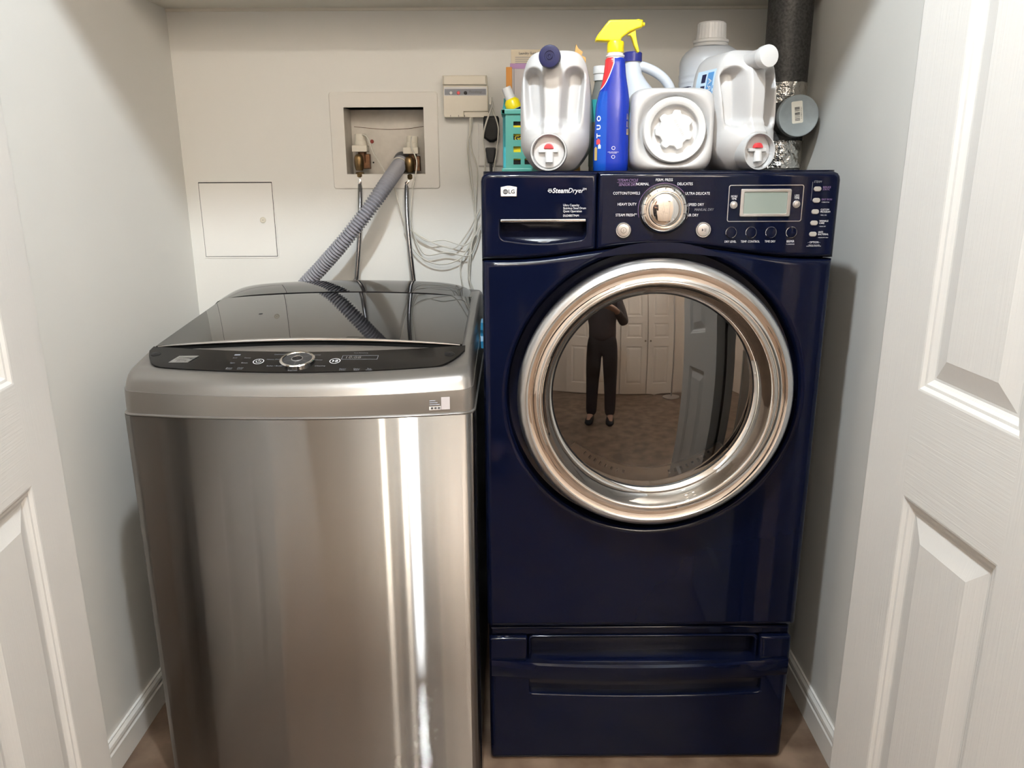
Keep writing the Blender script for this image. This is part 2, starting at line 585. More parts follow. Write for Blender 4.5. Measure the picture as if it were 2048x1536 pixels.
# ================================================================== THE SETTING
def build_room():
    bx0, bx1, bz0, bz1 = -0.4635, -0.244, 1.3255, 1.5025
    struct(plate('wall_back', [(XL - .1, -0.02), (XR + .15, -0.02), (XR + .15, CEIL), (XL - .1, CEIL)],
                 [[(bx0, bz0), (bx1, bz0), (bx1, bz1), (bx0, bz1)]], YB, YB + 0.12, 'wall'), 'cream painted wall behind the washer and dryer', 'wall')
    struct(box('wall_left', XL - 0.1, XL, YF1, YB + .1, -0.02, CEIL, 'wall'), 'cream painted closet wall left of the washer', 'wall')
    # the right wall opens very slightly towards the back
    o = struct(mesh_obj('wall_right', [(XR, YF1, -.02), (XR + .1, YF1, -.02), (XR + .14, YB + .1, -.02), (XR + .016, YB + .1, -.02),
                                       (XR, YF1, CEIL), (XR + .1, YF1, CEIL), (XR + .14, YB + .1, CEIL), (XR + .016, YB + .1, CEIL)],
                        [(0, 1, 2, 3), (4, 5, 6, 7), (0, 1, 5, 4), (1, 2, 6, 5), (2, 3, 7, 6), (3, 0, 4, 7)], 'wall'), 'cream painted closet wall right of the dryer', 'wall')
    ol, orr, hz = -0.885, 0.69, 2.11
    struct(plate('wall_front', [(-2.3, -.02), (ol, -.02), (ol, hz), (orr, hz), (orr, -.02), (2.3, -.02), (2.3, CEIL), (-2.3, CEIL)], [], YF0, YF1, 'hallwall'),
           'wall around the closet opening', 'wall')
    struct(box('wall_hall_left', -2.4, -2.3, HALL_Y, YF1, -.02, CEIL, 'hallwall'), 'hall wall far to the left', 'wall')
    struct(box('wall_hall_right', 2.3, 2.4, HALL_Y, YF1, -.02, CEIL, 'hallwall'), 'hall wall far to the right', 'wall')
    struct(box('wall_opposite', -2.4, 2.4, HALL_Y - .1, HALL_Y, -.02, CEIL, 'hallwall'), 'peach hall wall facing the closet', 'wall')
    struct(box('floor', -2.4, 2.4, HALL_Y - .1, YB + .1, -0.06, 0.0, 'floor'), 'brown stone patterned floor', 'floor')
    struct(box('ceiling', -2.4, 2.4, HALL_Y - .1, YB + .1, CEIL, CEIL + .06, 'ceiling'), 'white ceiling', 'ceiling')
    # baseboards: flat board with a moulded top
    prof = [(0, 0), (0.013, 0), (0.013, 0.058), (0.0105, 0.062), (0.0105, 0.066), (0.012, 0.070), (0.011, 0.078), (0.006, 0.085), (0.006, 0.088), (0, 0.088)]

    def base(name, fn0, fn1, label):
        V = [fn0(d, z) for d, z in prof] + [fn1(d, z) for d, z in prof]
        n = len(prof)
        Fc = [(i, (i + 1) % n, n + (i + 1) % n, n + i) for i in range(n)] + [tuple(range(n)), tuple(range(n, 2 * n))]
        struct(mesh_obj(name, V, Fc, 'trim'), label, 'baseboard')
    base('baseboard_left', lambda d, z: (XL + d, YF1, z), lambda d, z: (XL + d, YB, z), 'white moulded baseboard beside the washer')
    base('baseboard_right', lambda d, z: (XR - d, YF1, z), lambda d, z: (XR + .0155 - d, YB, z), 'white moulded baseboard beside the dryer')
    base('baseboard_back', lambda d, z: (XL + .013, YB - d, z), lambda d, z: (XR + .0, YB - d, z), 'white moulded baseboard behind the machines')
    # casing round the opening on the hall side
    for k, (a, b, c, d) in enumerate(((ol - .06, ol, 0, hz + .06), (orr, orr + .06, 0, hz + .06), (ol, orr, hz, hz + .06))):
        struct(box('trim_%d' % (k + 1), a, b, YF0 - .016, YF0, c, d, 'trim', bev=.004), 'white casing of the closet opening', 'trim')


build_room()

# shelf above the machines (its underside shows at the top edge of the picture)
SHELF_Z = 1.753
SH_F = 1.955


def build_shelf():
    t = thing('closet_shelf', 'cream shelf across the back wall above the machines', 'shelf', (-0.09, 2.1, SHELF_Z))
    pc = [(0.680 + .058 * math.cos(2 * PI * i / 24), 2.065 + .058 * math.sin(2 * PI * i / 24)) for i in range(24)]
    plate('board', [(XL, SH_F), (XR, SH_F), (XR + .01, YB), (XL, YB)], [pc], SHELF_Z, SHELF_Z + .019, 'shelf', t, fn=lambda x, y, z: (x, z, y))
    box('cleat', XL, XR, YB - .006, YB, SHELF_Z - .007, SHELF_Z, 'shelf', t)


build_shelf()


# ------------------------------------------------------------------ bifold doors
def raised_panel(name, x0, x1, z0, z1, parent, material='door'):
    prof = [(0.0, 0.0), (0.003, 0.0006), (0.008, 0.0040), (0.012, 0.0046), (0.016, 0.0075), (0.020, 0.0098), (0.0235, 0.0098), (0.052, 0.0022), (0.054, 0.0016), (0.0545, 0.0016)]
    rings = []
    for d, dep in prof:
        rings.append([(x0 + d, dep, z0 + d), (x1 - d, dep, z0 + d), (x1 - d, dep, z1 - d), (x0 + d, dep, z1 - d)])
    V = [v for r_ in rings for v in r_]
    Fc = []
    for k in range(len(rings) - 1):
        for i in range(4):
            Fc.append((k * 4 + i, k * 4 + (i + 1) % 4, (k + 1) * 4 + (i + 1) % 4, (k + 1) * 4 + i))
    n = len(rings) - 1
    Fc.append((n * 4, n * 4 + 1, n * 4 + 2, n * 4 + 3))
    o = mesh_obj(name, V, Fc, material, parent, None, recalc=False)
    return o


LEAF_W, LEAF_H = 0.446, 2.03
PANELS = ((0.115, 0.331, 0.225, 0.862), (0.115, 0.331, 1.024, 1.90))


def leaf(parent, flip=False):
    hs = [[(a, c), (b, c), (b, d), (a, d)] for a, b, c, d in PANELS]
    fn = (lambda x, y, z: (x, y, z)) if not flip else (lambda x, y, z: (x, .072 - y, z))
    o = plate('leaf', rrect(0, LEAF_W, .012, LEAF_H, .002, 2), hs, 0, .034, 'door', parent, bev=.003, hbev=0.0, seg=2, back=False, fn=fn)
    for a, b, c, d in PANELS:
        p_ = raised_panel('panel', a, b, c, d, o)
        if flip:
            for v in p_.data.vertices:
                v.co.y = .072 - v.co.y
    return o


def build_doors():
    for side in ('right', 'left'):
        if side == 'right':
            th = math.atan2(-1, .047)
            loc = (0.5755, 1.188, 0)
            lab = 'white panelled folding closet door beside the dryer'
        else:
            th = math.atan2(.989, -.151)
            fx, fy = -.766, 1.236
            loc = (fx - LEAF_W * math.cos(th), fy - LEAF_W * math.sin(th), 0)
            lab = 'white panelled folding closet door beside the washer'
        t = thing('bifold_door', lab, 'door', loc, th, 'folding doors of the closet', world=False)
        leaf(t)
        # the second leaf is folded flat behind the first and reaches a little deeper
        dx = -.012 if side == 'right' else .034
        b = leaf(t, True)
        b.location.x = dx
        b['label'] = 'second leaf folded behind'
        box('hinge', LEAF_W * .02, LEAF_W * .05, .0335, .0385, 1.75, 1.83, 'satin', t)
        box('hinge', LEAF_W * .02, LEAF_W * .05, .0335, .0385, .25, .33, 'satin', t)


build_doors()


# ------------------------------------------------------------------ lamps in the hall
def build_lamps():
    x, y, z = LIGHT
    t = thing('ceiling_lamp', 'single bulb ceiling lamp in front of the closet', 'lamp', (x, y, CEIL))
    revolve('base', [(.0, 0), (.075, 0), (.075, .012), (.05, .03), (.0, .03)], (x, y, CEIL), (0, 0, -1), 'white', t, cap=False)
    revolve('socket', [(.0, 0), (.016, 0), (.016, .03), (0, .03)], (x, y, CEIL - .028), (0, 0, -1), 'white', t, seg=20, cap=False)
    revolve('bulb', [(.001, 0), (.014, .004), (.024, .014), (.034, .030), (.036, .044), (.030, .060), (.016, .072), (.001, .076)], (x, y, CEIL - .055), (0, 0, -1), 'bulb', t, seg=20, cap=False, smooth=80)
    x, y, z = FAR_LIGHT
    t = thing('ceiling_lamp', 'twin bulb ceiling lamp further back in the hall', 'lamp', (x, y, CEIL))
    box('base', x - .16, x + .16, y - .035, y + .035, CEIL - .03, CEIL, 'white', t, bev=.006)
    for s in (-1, 1):
        revolve('bulb', [(.001, 0), (.014, .004), (.027, .02), (.03, .04), (.02, .06), (.001, .068)], (x + s * .1, y, CEIL - .028), (0, 0, -1), 'farbulb', t, seg=20, cap=False, smooth=80)
    # made-up uplight, added to bounce soft fill light off the ceiling
    x, y = 1.15, -1.42
    t = thing('fill_lamp', 'added unseen uplight on a pole filling the hall with soft light', 'lamp', (x, y, 0))
    revolve('base', [(.0005, 0), (.14, 0), (.14, .015), (.02, .03), (.0005, .03)], (x, y, 0), (0, 0, 1), 'satin', t, cap=False)
    revolve('pole', [(.0005, .02), (.012, .02), (.012, 1.72), (.0005, 1.72)], (x, y, 0), (0, 0, 1), 'satin', t, seg=16, cap=False)
    revolve('bowl', [(.012, 1.70), (.06, 1.71), (.13, 1.76), (.15, 1.83), (.146, 1.83), (.125, 1.765), (.05, 1.72)], (x, y, 0), (0, 0, 1), 'satin', t, cap=False)
    revolve('fill_disc', [(.11, 1.772), (.0005, 1.774)], (x, y, 0), (0, 0, 1), 'hallfill', t, seg=24, cap=False)


build_lamps()


# ------------------------------------------------------------------ doors across the hall (seen mirrored in the dryer)
def build_hall_doors():
    for k in range(4):
        x0 = -.62 + k * .46
        lab = ['first', 'second', 'third', 'fourth'][k] + ' peach panelled closet door from the left across the hall'
        t = thing('hall_closet_door', lab, 'door', (x0 + .45, HALL_Y + .045, 0), PI, 'panelled doors across the hall', world=False)
        hs = [(0.09, .36, .2, .86), (.09, .36, 1.0, 1.25), (.09, .36, 1.36, 1.92)]
        o = plate('leaf', rrect(0, .45, .012, 2.03, .002, 2), [[(a, c), (b, c), (b, d), (a, d)] for a, b, c, d in hs], 0, .034, 'halldoor', t, bev=.003, hbev=0, seg=2, back=True)
        for a, b, c, d in hs:
            raised_panel('panel', a, b, c, d, o, 'halldoor')
        revolve('knob', [(.001, 0), (.008, 0), (.008, .015), (.016, .025), (.014, .035), (.001, .04)], (.41 if k % 2 else .04, 0, .95), (0, -1, 0), 'brass', t, seg=16, cap=False)


build_hall_doors()

# ================================================================== DRYER
X0, YD = -0.0601, 1.5227
DW, ZT, ZP = 0.686, 1.3274, 0.345


def seam(u):
    t = (u - .346) / .30
    return 1.164 + (.0135 * (1 + math.cos(PI * t)) if abs(t) < 1 else 0.0)


def build_dryer():
    t = thing('clothes_dryer', 'navy blue front loading steam dryer with a chrome ringed door', 'dryer', (X0, YD, ZP), .0042)
    ORIG[t] = Vector((0, 0, ZP))
    # cabinet behind the front
    DC = (.346, .887)
    box('cabinet', .002, DW - .002, .040, .690, ZP + .012, ZT - .006, 'navy', t, bev=.008)
    for fx in (.05, DW - .05):
        for fy in (.08, .63):
            revolve('foot', [(.001, 0), (.02, 0), (.02, .018), (.001, .018)], (fx, fy, ZP), (0, 0, 1), 'black', t, seg=16, cap=False)
    # top plate: its front lip shows as a thin bright line
    plate('top_plate', rrect(.004, DW - .004, .012, .69, .02), [], ZT - .0005, ZT - .008, 'navy', t, bev=.003, fn=lambda x, y, z: (x, z, y))
    # lower front with the round door opening
    zb = ZP + .006
    n = 24
    outl = rrect(0, DW, zb, 1.1, .012, 4)
    outl = [q for q in outl if q[1] < 1.0]
    left = [q for q in outl if q[0] < .3]
    right = [q for q in outl if q[0] > .3]
    top = [(DW * (1 - i / n), seam(DW * (1 - i / n)) - .0012) for i in range(n + 1)]
    outl = right + top + left
    plate('front_panel', outl, [circ(DC[0], DC[1], .2955, 96)], 0, .042, 'navy', t, bev=.013, seg=5, hbev=.014)
    # bowl behind the door opening
    revolve('door_well', [(.2958, .004), (.2945, .030), (.272, .034), (.24, .036)], (DC[0], 0, DC[1]), (0, 1, 0), 'navydark', t, seg=96, cap=False)
    # dispenser drawer (left) and control panel (right) above the seam
    ud = .2225
    m = 10
    hx0, hx1 = .036, .202
    hole = [(hx0, 1.2385)]
    for i in range(9):
        a = PI + PI / 2 * i / 8
        hole.append((hx0 + .012 + .012 * math.cos(a), 1.2155 + .013 * math.sin(a) - .001))
    for i in range(1, 8):
        x = hx0 + .012 + (hx1 - hx0 - .024) * i / 8
        hole.append((x, 1.2015 - .0065 * math.sin(PI * i / 8)))
    for i in range(9):
        a = -PI / 2 + PI / 2 * i / 8
        hole.append((hx1 - .012 + .012 * math.cos(a), 1.2155 + .013 * math.sin(a) - .001))
    hole.append((hx1, 1.2385))
    bot = [(ud * i / m - .0006 * (i == m), seam(ud * i / m) + .0012) for i in range(m + 1)]
    topl = [(ud - .0006, ZT), (.014, ZT), (.006, ZT - .003), (.0015, ZT - .009), (0, ZT - .016)]
    dr = plate('dispenser_drawer', bot + topl, [hole], 0, .04, 'navy', t, bev=.009, seg=4, hbev=.004)
    # scoop of the drawer pull: a bowl that deepens towards the top
    V, Fc = [], []
    hh = ccw(hole)
    depth = lambda z: .004 + .024 * sstep(1.196, 1.225, z)
    cxh, czh = (hx0 + hx1) / 2, 1.222
    ks = [1.0, .96, .85, .6, .3, .0]
    for k in ks:
        for x, z in hh:
            xx, zz = cxh + (x - cxh) * k, czh + (z - czh) * k
            V.append((xx, .0045 if k == 1.0 else .006 + depth(zz), zz))
    nn = len(hh)
    for k in range(len(ks) - 1):
        for i in range(nn):
            Fc.append((k * nn + i, k * nn + (i + 1) % nn, (k + 1) * nn + (i + 1) % nn, (k + 1) * nn + i))
    mesh_obj('handle_scoop', V, Fc, 'navydark', dr, 60)
    box('chrome_grip', hx0 + .0005, hx1 - .0005, -.0035, .010, 1.2355, 1.2415, 'chrome', dr, bev=.0022, seg=3)
    n = 20
    bot = [(ud + .0006 + (DW - ud - .0006) * i / n, seam(ud + (DW - ud) * i / n) + .0012) for i in range(n + 1)]
    topr = [(DW, ZT - .016), (DW - .0015, ZT - .009), (DW - .006, ZT - .003), (DW - .014, ZT), (ud + .0006, ZT)]
    cp = plate('control_panel', bot + topr, [], 0, .04, 'navy', t, bev=.009, seg=4)
    P = lambda u, z: (u, z)
    # badge
    bx0, bx1, bz0, bz1 = .0375, .0685, 1.2835, 1.301
    bd = plate('badge', [(bx0, bz0), (bx1, bz0), (bx1, bz1), ((bx0 + bx1) / 2 + .003, bz1 + .0022), ((bx0 + bx1) / 2 - .003, bz1 + .0022), (bx0, bz1)], [], -.0022, .001, 'satin', dr, bev=.0008, seg=2)
    mesh_obj('badge_face', [(x, -.00235, z) for x, z in rrect(bx0 + .001, bx1 - .001, bz0 + .001, bz1 - .0003, .001, 2)], [tuple(range(12))], 'white', bd)
    plate('badge_disc', circ(.0468, 1.2925, .0048, 28), [], -.0026, -.0022, 'logogrey', bd, back=False)
    text('badge_disc_letters', 'LG', .0466, 1.2924, .0052, 'white', bd, y=-.0028)
    text('badge_letters', 'LG', .0585, 1.2923, .0105, 'logogrey', bd, y=-.0026, bold=.0003)
    # drawer print
    text('print', 'Steam', .1508, 1.2938, .0128, 'print', dr, align='CENTER', shear=.25, bold=.00022, squeeze=.95)
    text('print', 'Dryer', .1803, 1.2938, .0128, 'print', dr, align='CENTER', shear=.25, squeeze=.95)
    text('print', 'TM', .1975, 1.2965, .0055, 'print', dr)
    for k, (dx, dz, r_) in enumerate(((0, 0, .0026), (-.0026, .0008, .0017), (.0026, .0008, .0017), (-.0014, .0032, .0017), (.0014, .0032, .0017))):
        c_ = circ(.1318 + dx, 1.2928 + dz, r_, 16)
        plate('steam_flower', c_, [circ(.1318 + dx, 1.2928 + dz, r_ * .72, 16)], -.0006, 0, 'print', dr, back=False)
    for k, s in enumerate(('Ultra Capacity', 'Stainless Steel Drum', 'Quiet Operation')):
        text('print', s, .157, 1.2668 - k * .0056, .0060, 'print', dr, align='LEFT', squeeze=.88)
    text('print', 'DLEX8377NM', .157, 1.2472, .0058, 'print', dr, align='LEFT', squeeze=.88)
    # cycle names round the dial
    for s, u, z, al in (('NORMAL', .320, 1.3053, 'RIGHT'), ('PERM. PRESS', .3485, 1.3128, 'CENTER'), ('DELICATES', .3735, 1.3053, 'LEFT'), ('COTTON/TOWELS', .3035, 1.2885, 'RIGHT'), ('HEAVY DUTY', .2975, 1.2680, 'RIGHT'),
                        ('STEAM FRESH', .2945, 1.2478, 'RIGHT'), ('ULTRA DELICATE', .3895, 1.2875, 'LEFT'), ('SPEED DRY', .3965, 1.2668, 'LEFT'), ('AIR DRY', .3945, 1.2470, 'LEFT')):
        text('print', s, u, z, .0072, 'print', cp, align=al, squeeze=.84)
    text('print', 'TM', .2965, 1.2496, .0035, 'print', cp)
    text('print', '*STEAM CYCLE', .259, 1.3125, .0068, 'printlilac', cp, align='LEFT', shear=.25, squeeze=.86)
    text('print', 'SENSOR DRY', .262, 1.3043, .0068, 'printlilac', cp, align='LEFT', shear=.25, squeeze=.86)
    box('print_line', .259, .2955, -.0006, 0, 1.3082, 1.3087, 'printlilac', cp)
    text('print', 'MANUAL DRY', .4085, 1.2573, .0068, 'printgrey', cp, align='LEFT', shear=.25, squeeze=.86)
    kc = (.3495, 1.2585)

    def arc(name, cx, cz, r_, a0, a1, th, material, par, y=-.0006, n=28):
        V, Fc = [], []
        for i in range(n + 1):
            a = R(a0 + (a1 - a0) * i / n)
            V += [(cx + (r_ - th) * math.cos(a), y, cz + (r_ - th) * math.sin(a)), (cx + r_ * math.cos(a), y, cz + r_ * math.sin(a))]
        Fc = [(2 * i, 2 * i + 1, 2 * i + 3, 2 * i + 2) for i in range(n)]
        return mesh_obj(name, V, Fc, material, par, recalc=False)
    arc('print_arc', kc[0], kc[1], .0490, 38, 198, .0007, 'printlilac', cp)
    arc('print_arc', kc[0], kc[1], .0490, -22, 12, .0007, 'printgrey', cp)
    # dial
    k_ = revolve('dial', [(.0455, 0), (.0455, .006), (.0445, .009), (.040, .0135), (.0355, .0150), (.0345, .0150), (.0335, .0135), (.0320, .0135), (.0315, .0180), (.0300, .0205), (.024, .0222), (.012, .0232), (.0005, .0236)],
                  (kc[0], 0, kc[1]), (0, -1, 0), 'chrome', cp, seg=64, smooth=50)
    revolve('dial_surround', [(.0475, 0), (.0475, .0025), (.0455, .003)], (kc[0], 0, kc[1]), (0, -1, 0), 'black', k_, seg=64, cap=False)
    for a in (90, 65, 115, 42, 138, 14, 166, -12, 192):
        ca, sa = math.cos(R(a)), math.sin(R(a))
        V = []
        for rr, ou in ((.0425, .0118), (.0372, .0152)):
            for s in (-.0006, .0006):
                V.append((kc[0] + rr * ca - s * sa, -ou - .0002, kc[1] + rr * sa + s * ca))
        mesh_obj('dial_mark', V, [(0, 1, 3, 2)], 'printdark', k_, recalc=False)
    # power and start buttons
    for u, nm in ((.2735, 'power_button'), (.4275, 'start_button')):
        b = revolve(nm, [(.0152, 0), (.0152, .003), (.0140, .0048), (.0128, .0048), (.0124, .0036), (.0122, .0042), (.0115, .0062), (.009, .0066), (.0005, .0066)], (u, 0, 1.2195), (0, -1, 0), 'satin', cp, seg=40)
        if nm == 'power_button':
            arc('button_symbol', u, 1.2195, .0056, 0, 360, .0007, 'logogrey', b, y=-.0068)
            box('button_symbol', u - .0004, u + .0004, -.0068, -.0064, 1.217, 1.222, 'logogrey', b)
        else:
            mesh_obj('button_symbol', [(u - .0035, -.0068, 1.2165), (u - .0035, -.0068, 1.2225), (u - .0002, -.0068, 1.2195)], [(0, 1, 2)], 'logogrey', b, recalc=False)
            for dx in (.0018, .004):
                box('button_symbol', u + dx, u + dx + .0007, -.0068, -.0064, 1.2165, 1.2225, 'logogrey', b)
    # display
    d0, d1, e0, e1 = .4725, .6155, 1.2345, 1.3030
    plate('display_outline', rrect(d0, d1, e0, e1, .004), [rrect(d0 + .0012, d1 - .0012, e0 + .0012, e1 - .0012, .0032)], -.0012, 0, 'satin', cp, back=False)
    l0, l1, f0, f1 = .4955, .592, 1.2440, 1.2955
    db = plate('display_bezel', rrect(l0, l1, f0, f1, .003), [rrect(l0 + .007, l1 - .007, f0 + .0055, f1 - .0055, .002)], -.003, 0, 'satin', cp, bev=.0008, seg=2, back=False)
    box('display_screen', l0 + .006, l1 - .006, -.0014, 0, f0 + .005, f1 - .005, 'lcd', db)
    for u, s, z in ((.4835, 'MORE\nTIME', 1.2795), (.6035, 'LESS\nTIME', 1.2805)):
        text('print', s, u, z, .0054, 'print', cp, squeeze=.85)
        revolve('time_button', [(.0072, 0), (.0072, .002), (.0062, .003), (.0054, .003), (.0052, .0022), (.005, .004), (.0005, .0048)], (u, 0, z - .0135), (0, -1, 0), 'satin', cp, seg=28)
    for u, s in ((.4820, 'DRY LEVEL'), (.5205, 'TEMP. CONTROL'), (.5590, 'TIME DRY'), (.5985, 'BEEPER')):
        b = revolve('option_button', [(.0108, 0), (.0108, .0022), (.0102, .0028), (.0098, .0022)], (u, 0, 1.2140), (0, -1, 0), 'chrome', cp, seg=36, cap=False)
        revolve('button_cap', [(.0096, 0), (.0094, .0022), (.0005, .003)], (u, 0, 1.2140), (0, -1, 0), 'navy', b, seg=28)
        text('print', s, u, 1.1965, .0058, 'print', cp, squeeze=.82)
    text('print', '*2 LANGUAGE', .5985, 1.1912, .0028, 'print', cp, squeeze=.9)
    for k, (s, sub, mt) in enumerate((('REDUCE\nSTATIC', '', 'printlilac'), ('EASY IRON', '* STEAM CYCLE', 'printlilac'), ('CUSTOM\nPROGRAM', '* PRESS 3 SEC', 'print'), ('WRINKLE\nCARE', '* SIGNAL OFF', 'print'), ('ANTI\nBACTERIAL', '* SENSOR DRY ONLY', 'print'))):
        z = 1.2950 - k * .0212
        u = .6415 - k * .0002
        plate('option_light', rrect(u - .0072, u + .0072, z - .0045, z + .0045, .0044), [], -.0022, 0, 'optionlight', cp, bev=.0012, seg=2, back=False)
        text('print', s, u + .0100, z + (.001 if not sub else .0016), .0048, mt, cp, align='LEFT', squeeze=.84)
        if sub:
            text('print', sub, u + .0100, z - (.0066 if '\n' in s else .0036), .0024, 'print', cp, align='LEFT', squeeze=.9)
    text('print', 'STEAM', .6330, 1.3082, .0058, 'printgrey', cp, align='LEFT', shear=.25, squeeze=.85)
    box('print_line', .6310, .6314, -.0006, 0, 1.2735, 1.3080, 'printgrey', cp)
    text('print', '- OPTION -', .6445, 1.1945, .0056, 'print', cp, squeeze=.85)
    text('print', '* PRESS & HOLD FOR\nADDITIONAL FUNCTIONS', .6445, 1.1882, .0024, 'print', cp)
    # ---- door
    dc = (.3440, .8925)
    ax = (0, -1, 0)
    o3 = (dc[0], 0, dc[1])
    dr_ = revolve('door', [(.244, -.022), (.270, -.020), (.2745, .012), (.2755, .028)], o3, ax, 'black', t, seg=120, cap=False, smooth=50)
    revolve('satin_ring', [(.2755, .024), (.2762, .030), (.2750, .036), (.2700, .0425), (.2640, .0468), (.2600, .0482)], o3, ax, 'satin', dr_, seg=120, cap=False, smooth=60)
    revolve('chrome_ring', [(.2600, .0482), (.2592, .0474), (.2570, .0462), (.2500, .0445), (.2430, .0440), (.2380, .0448), (.2365, .0462), (.2350, .0492), (.2325, .0502), (.2295, .0490), (.2275, .0455), (.2255, .0380), (.2220, .0250), (.2160, .0120), (.2100, .0050), (.2060, .0020)],
            o3, ax, 'chrome', dr_, seg=120, cap=False, smooth=60)
    revolve('window_gasket', [(.2070, .0022), (.2050, .0030), (.2030, .0012)], o3, ax, 'black', dr_, seg=96, cap=False, smooth=60)
    # grip pocket on the left of the ring
    V, Fc = [], []
    nA = 16
    for i in range(nA + 1):
        a = R(158 + 42 * i / nA)
        w_ = math.sin(PI * i / nA) ** .5
        for rr, ou in ((.2268, .0440), (.2262 + .006 * w_, .0425), (.2225 + .006 * w_, .026), (.2195, .0175)):
            V.append((dc[0] + (rr - .0008) * math.cos(a), -ou - .0006, dc[1] + (rr - .0008) * math.sin(a)))
    for i in range(nA):
        for k in range(3):
            Fc.append((i * 4 + k, (i + 1) * 4 + k, (i + 1) * 4 + k + 1, i * 4 + k + 1))
    mesh_obj('grip_pocket', V, Fc, 'chrome', dr_, 60)
    # domed smoked window
    RD = 1.15
    rings = []
    for i in range(17):
        r_ = .2040 * (1 - i / 16)
        rings.append((max(r_, .0004), .0015 + (.2040 ** 2 - r_ ** 2) / (2 * RD)))
    revolve('window', rings, o3, ax, 'window', dr_, seg=96, cap=False, smooth=80)
    # drum and lint filter cover behind the window
    revolve('drum', [(.215, .012), (.235, .04), (.29, .06), (.29, .52), (.22, .56), (.0005, .57)], (dc[0], .03, dc[1]), (0, 1, 0), 'steeldrum', t, seg=64, cap=False, smooth=40)
    for k in range(3):
        a = R(-58 + 120 * k)
        e = Vector((math.cos(a), 0, math.sin(a)))
        f_ = Vector((-math.sin(a), 0, math.cos(a)))
        rings = []
        for j in range(8):
            yy = .10 + .45 * j / 7
            h_ = .055 * math.sin(PI * (.12 + .76 * j / 7))
            c_ = Vector((dc[0], yy, dc[1])) + e * .288
            rings.append([tuple(c_ + f_ * s * wd - e * hh_) for s, wd, hh_ in ((-1, .03, 0), (-1, .016, h_ * .7), (-1, .006, h_), (1, .006, h_), (1, .016, h_ * .7), (1, .03, 0))])
        loft('drum_baffle', rings, 'steeldrum', t, 50)
    # lint filter cover: crescent with a row of slots at both ends
    lx, lz, ly = dc[0], dc[1], .030
    outer, inner = [], []
    for i in range(33):
        a = R(218 + 104 * i / 32)
        ro = .222
        outer.append((lx + ro * math.cos(a), lz + ro * math.sin(a)))
    for i in range(33):
        a = R(322 - 104 * i / 32)
        s = abs(a - R(270)) / R(52)
        ri = .176 + .018 * s ** 3
        inner.append((lx + ri * math.cos(a), lz + ri * math.sin(a)))
    slots = []
    for sgn in (-1, 1):
        for k in range(8):
            a = R(270 + sgn * (15 + 4.0 * k))
            rc = .190 + .0030 * (k / 7)
            c_ = Vector((lx + rc * math.cos(a), lz + rc * math.sin(a)))
            e = Vector((math.cos(a), math.sin(a))); f_ = Vector((-e.y, e.x))
            slots.append([tuple(c_ + e * p_ + f_ * q) for p_, q in ((-.0045, -.0026), (.0045, -.0026), (.0045, .0026), (-.0045, .0026))])
    lf = plate('lint_filter_cover', outer + inner, slots, ly, ly + .02, 'boxplastic', t, back=False)
    return t


build_dryer()


# ================================================================== PEDESTAL
def build_pedestal():
    t = thing('dryer_pedestal', 'navy blue pedestal with a drawer underneath the dryer', 'pedestal', (X0, YD, 0), .0042)
    ORIG[t] = Vector((0, 0, 0))
    box('cabinet', .002, DW - .002, .060, .690, .02, ZP, 'navy', t, bev=.006)
    for fx in (.05, DW - .05):
        for fy in (.1, .63):
            revolve('foot', [(.001, 0), (.022, 0), (.022, .022), (.001, .022)], (fx, fy, 0), (0, 0, 1), 'black', t, seg=16, cap=False)
    # upper frame: side blocks and the recessed hand space between them
    for a, b in ((0.004, .090), (.612, DW - .004)):
        plate('corner_block', rrect(a, b, .262, .3225, .006), [], .004, .06, 'navy', t, bev=.006)
    plate('top_rail', rrect(.006, DW - .006, .320, .3435, .004), [], .016, .06, 'navy', t, bev=.006)
    plate('hand_recess', rrect(.092, .610, .245, .3225, .010), [rrect(.099, .603, .253, .316, .009)], .012, .06, 'navy', t, bev=.003, hbev=.004)
    box('recess_back', .095, .608, .046, .056, .25, .319, 'navydark', t)
    # drawer front with its slot
    sl = rrect(.094, .621, .1805, .2160, .007)
    sl = [(x, z - (.0045 * (1 - ((x - .3575) / .2635) ** 2) if z < .19 else 0)) for x, z in sl]
    # finer bottom edge so the slot can bow
    sl2 = [(.094, .2160), (.094, .1875), (.0965, .1830), (.101, .1812)]
    for i in range(1, 16):
        x = .101 + (.614 - .101) * i / 16
        sl2.append((x, .1812 - .0075 * (1 - ((x - .3575) / .2565) ** 2)))
    sl2 += [(.614, .1812), (.6185, .1830), (.621, .1875), (.621, .2160)]
    d = plate('drawer_front', rrect(.004, DW - .004, .003, .2630, .010), [sl2], 0, .055, 'navy', t, bev=.012, seg=4, hbev=.005)
    box('slot_back', .09, .625, .022, .03, .17, .222, 'navydark', d)
    # curved pull lip across the top of the drawer
    rings = []
    n = 32
    for i in range(n + 1):
        u = .009 + (DW - .018) * i / n
        s = 1 - ((u - .343) / .343) ** 2
        zt = .2685 - .010 * s
        zb_ = .2290 - .014 * s
        o_ = .002 + .013 * s
        rings.append([(u, .020, zt), (u, -o_ * .55, zt + .001), (u, -o_ * .9, zt - .003), (u, -o_ * .95, (zt + zb_) / 2 - .002), (u, -o_ * .6, zb_ + .003), (u, -.0005, zb_), (u, .020, zb_)])
    loft('pull_lip', rings, 'navy', d, 35)
    return t


build_pedestal()

# ================================================================== WASHER
WX0, WX1, WYF, WYB = -0.7615, -0.0765, 1.4415, 2.135
WXC = (WX0 + WX1) / 2
WH = (WX1 - WX0) / 2


def wfront(x):
    return WYF - .035 * (1 - ((x - WXC) / WH) ** 2)


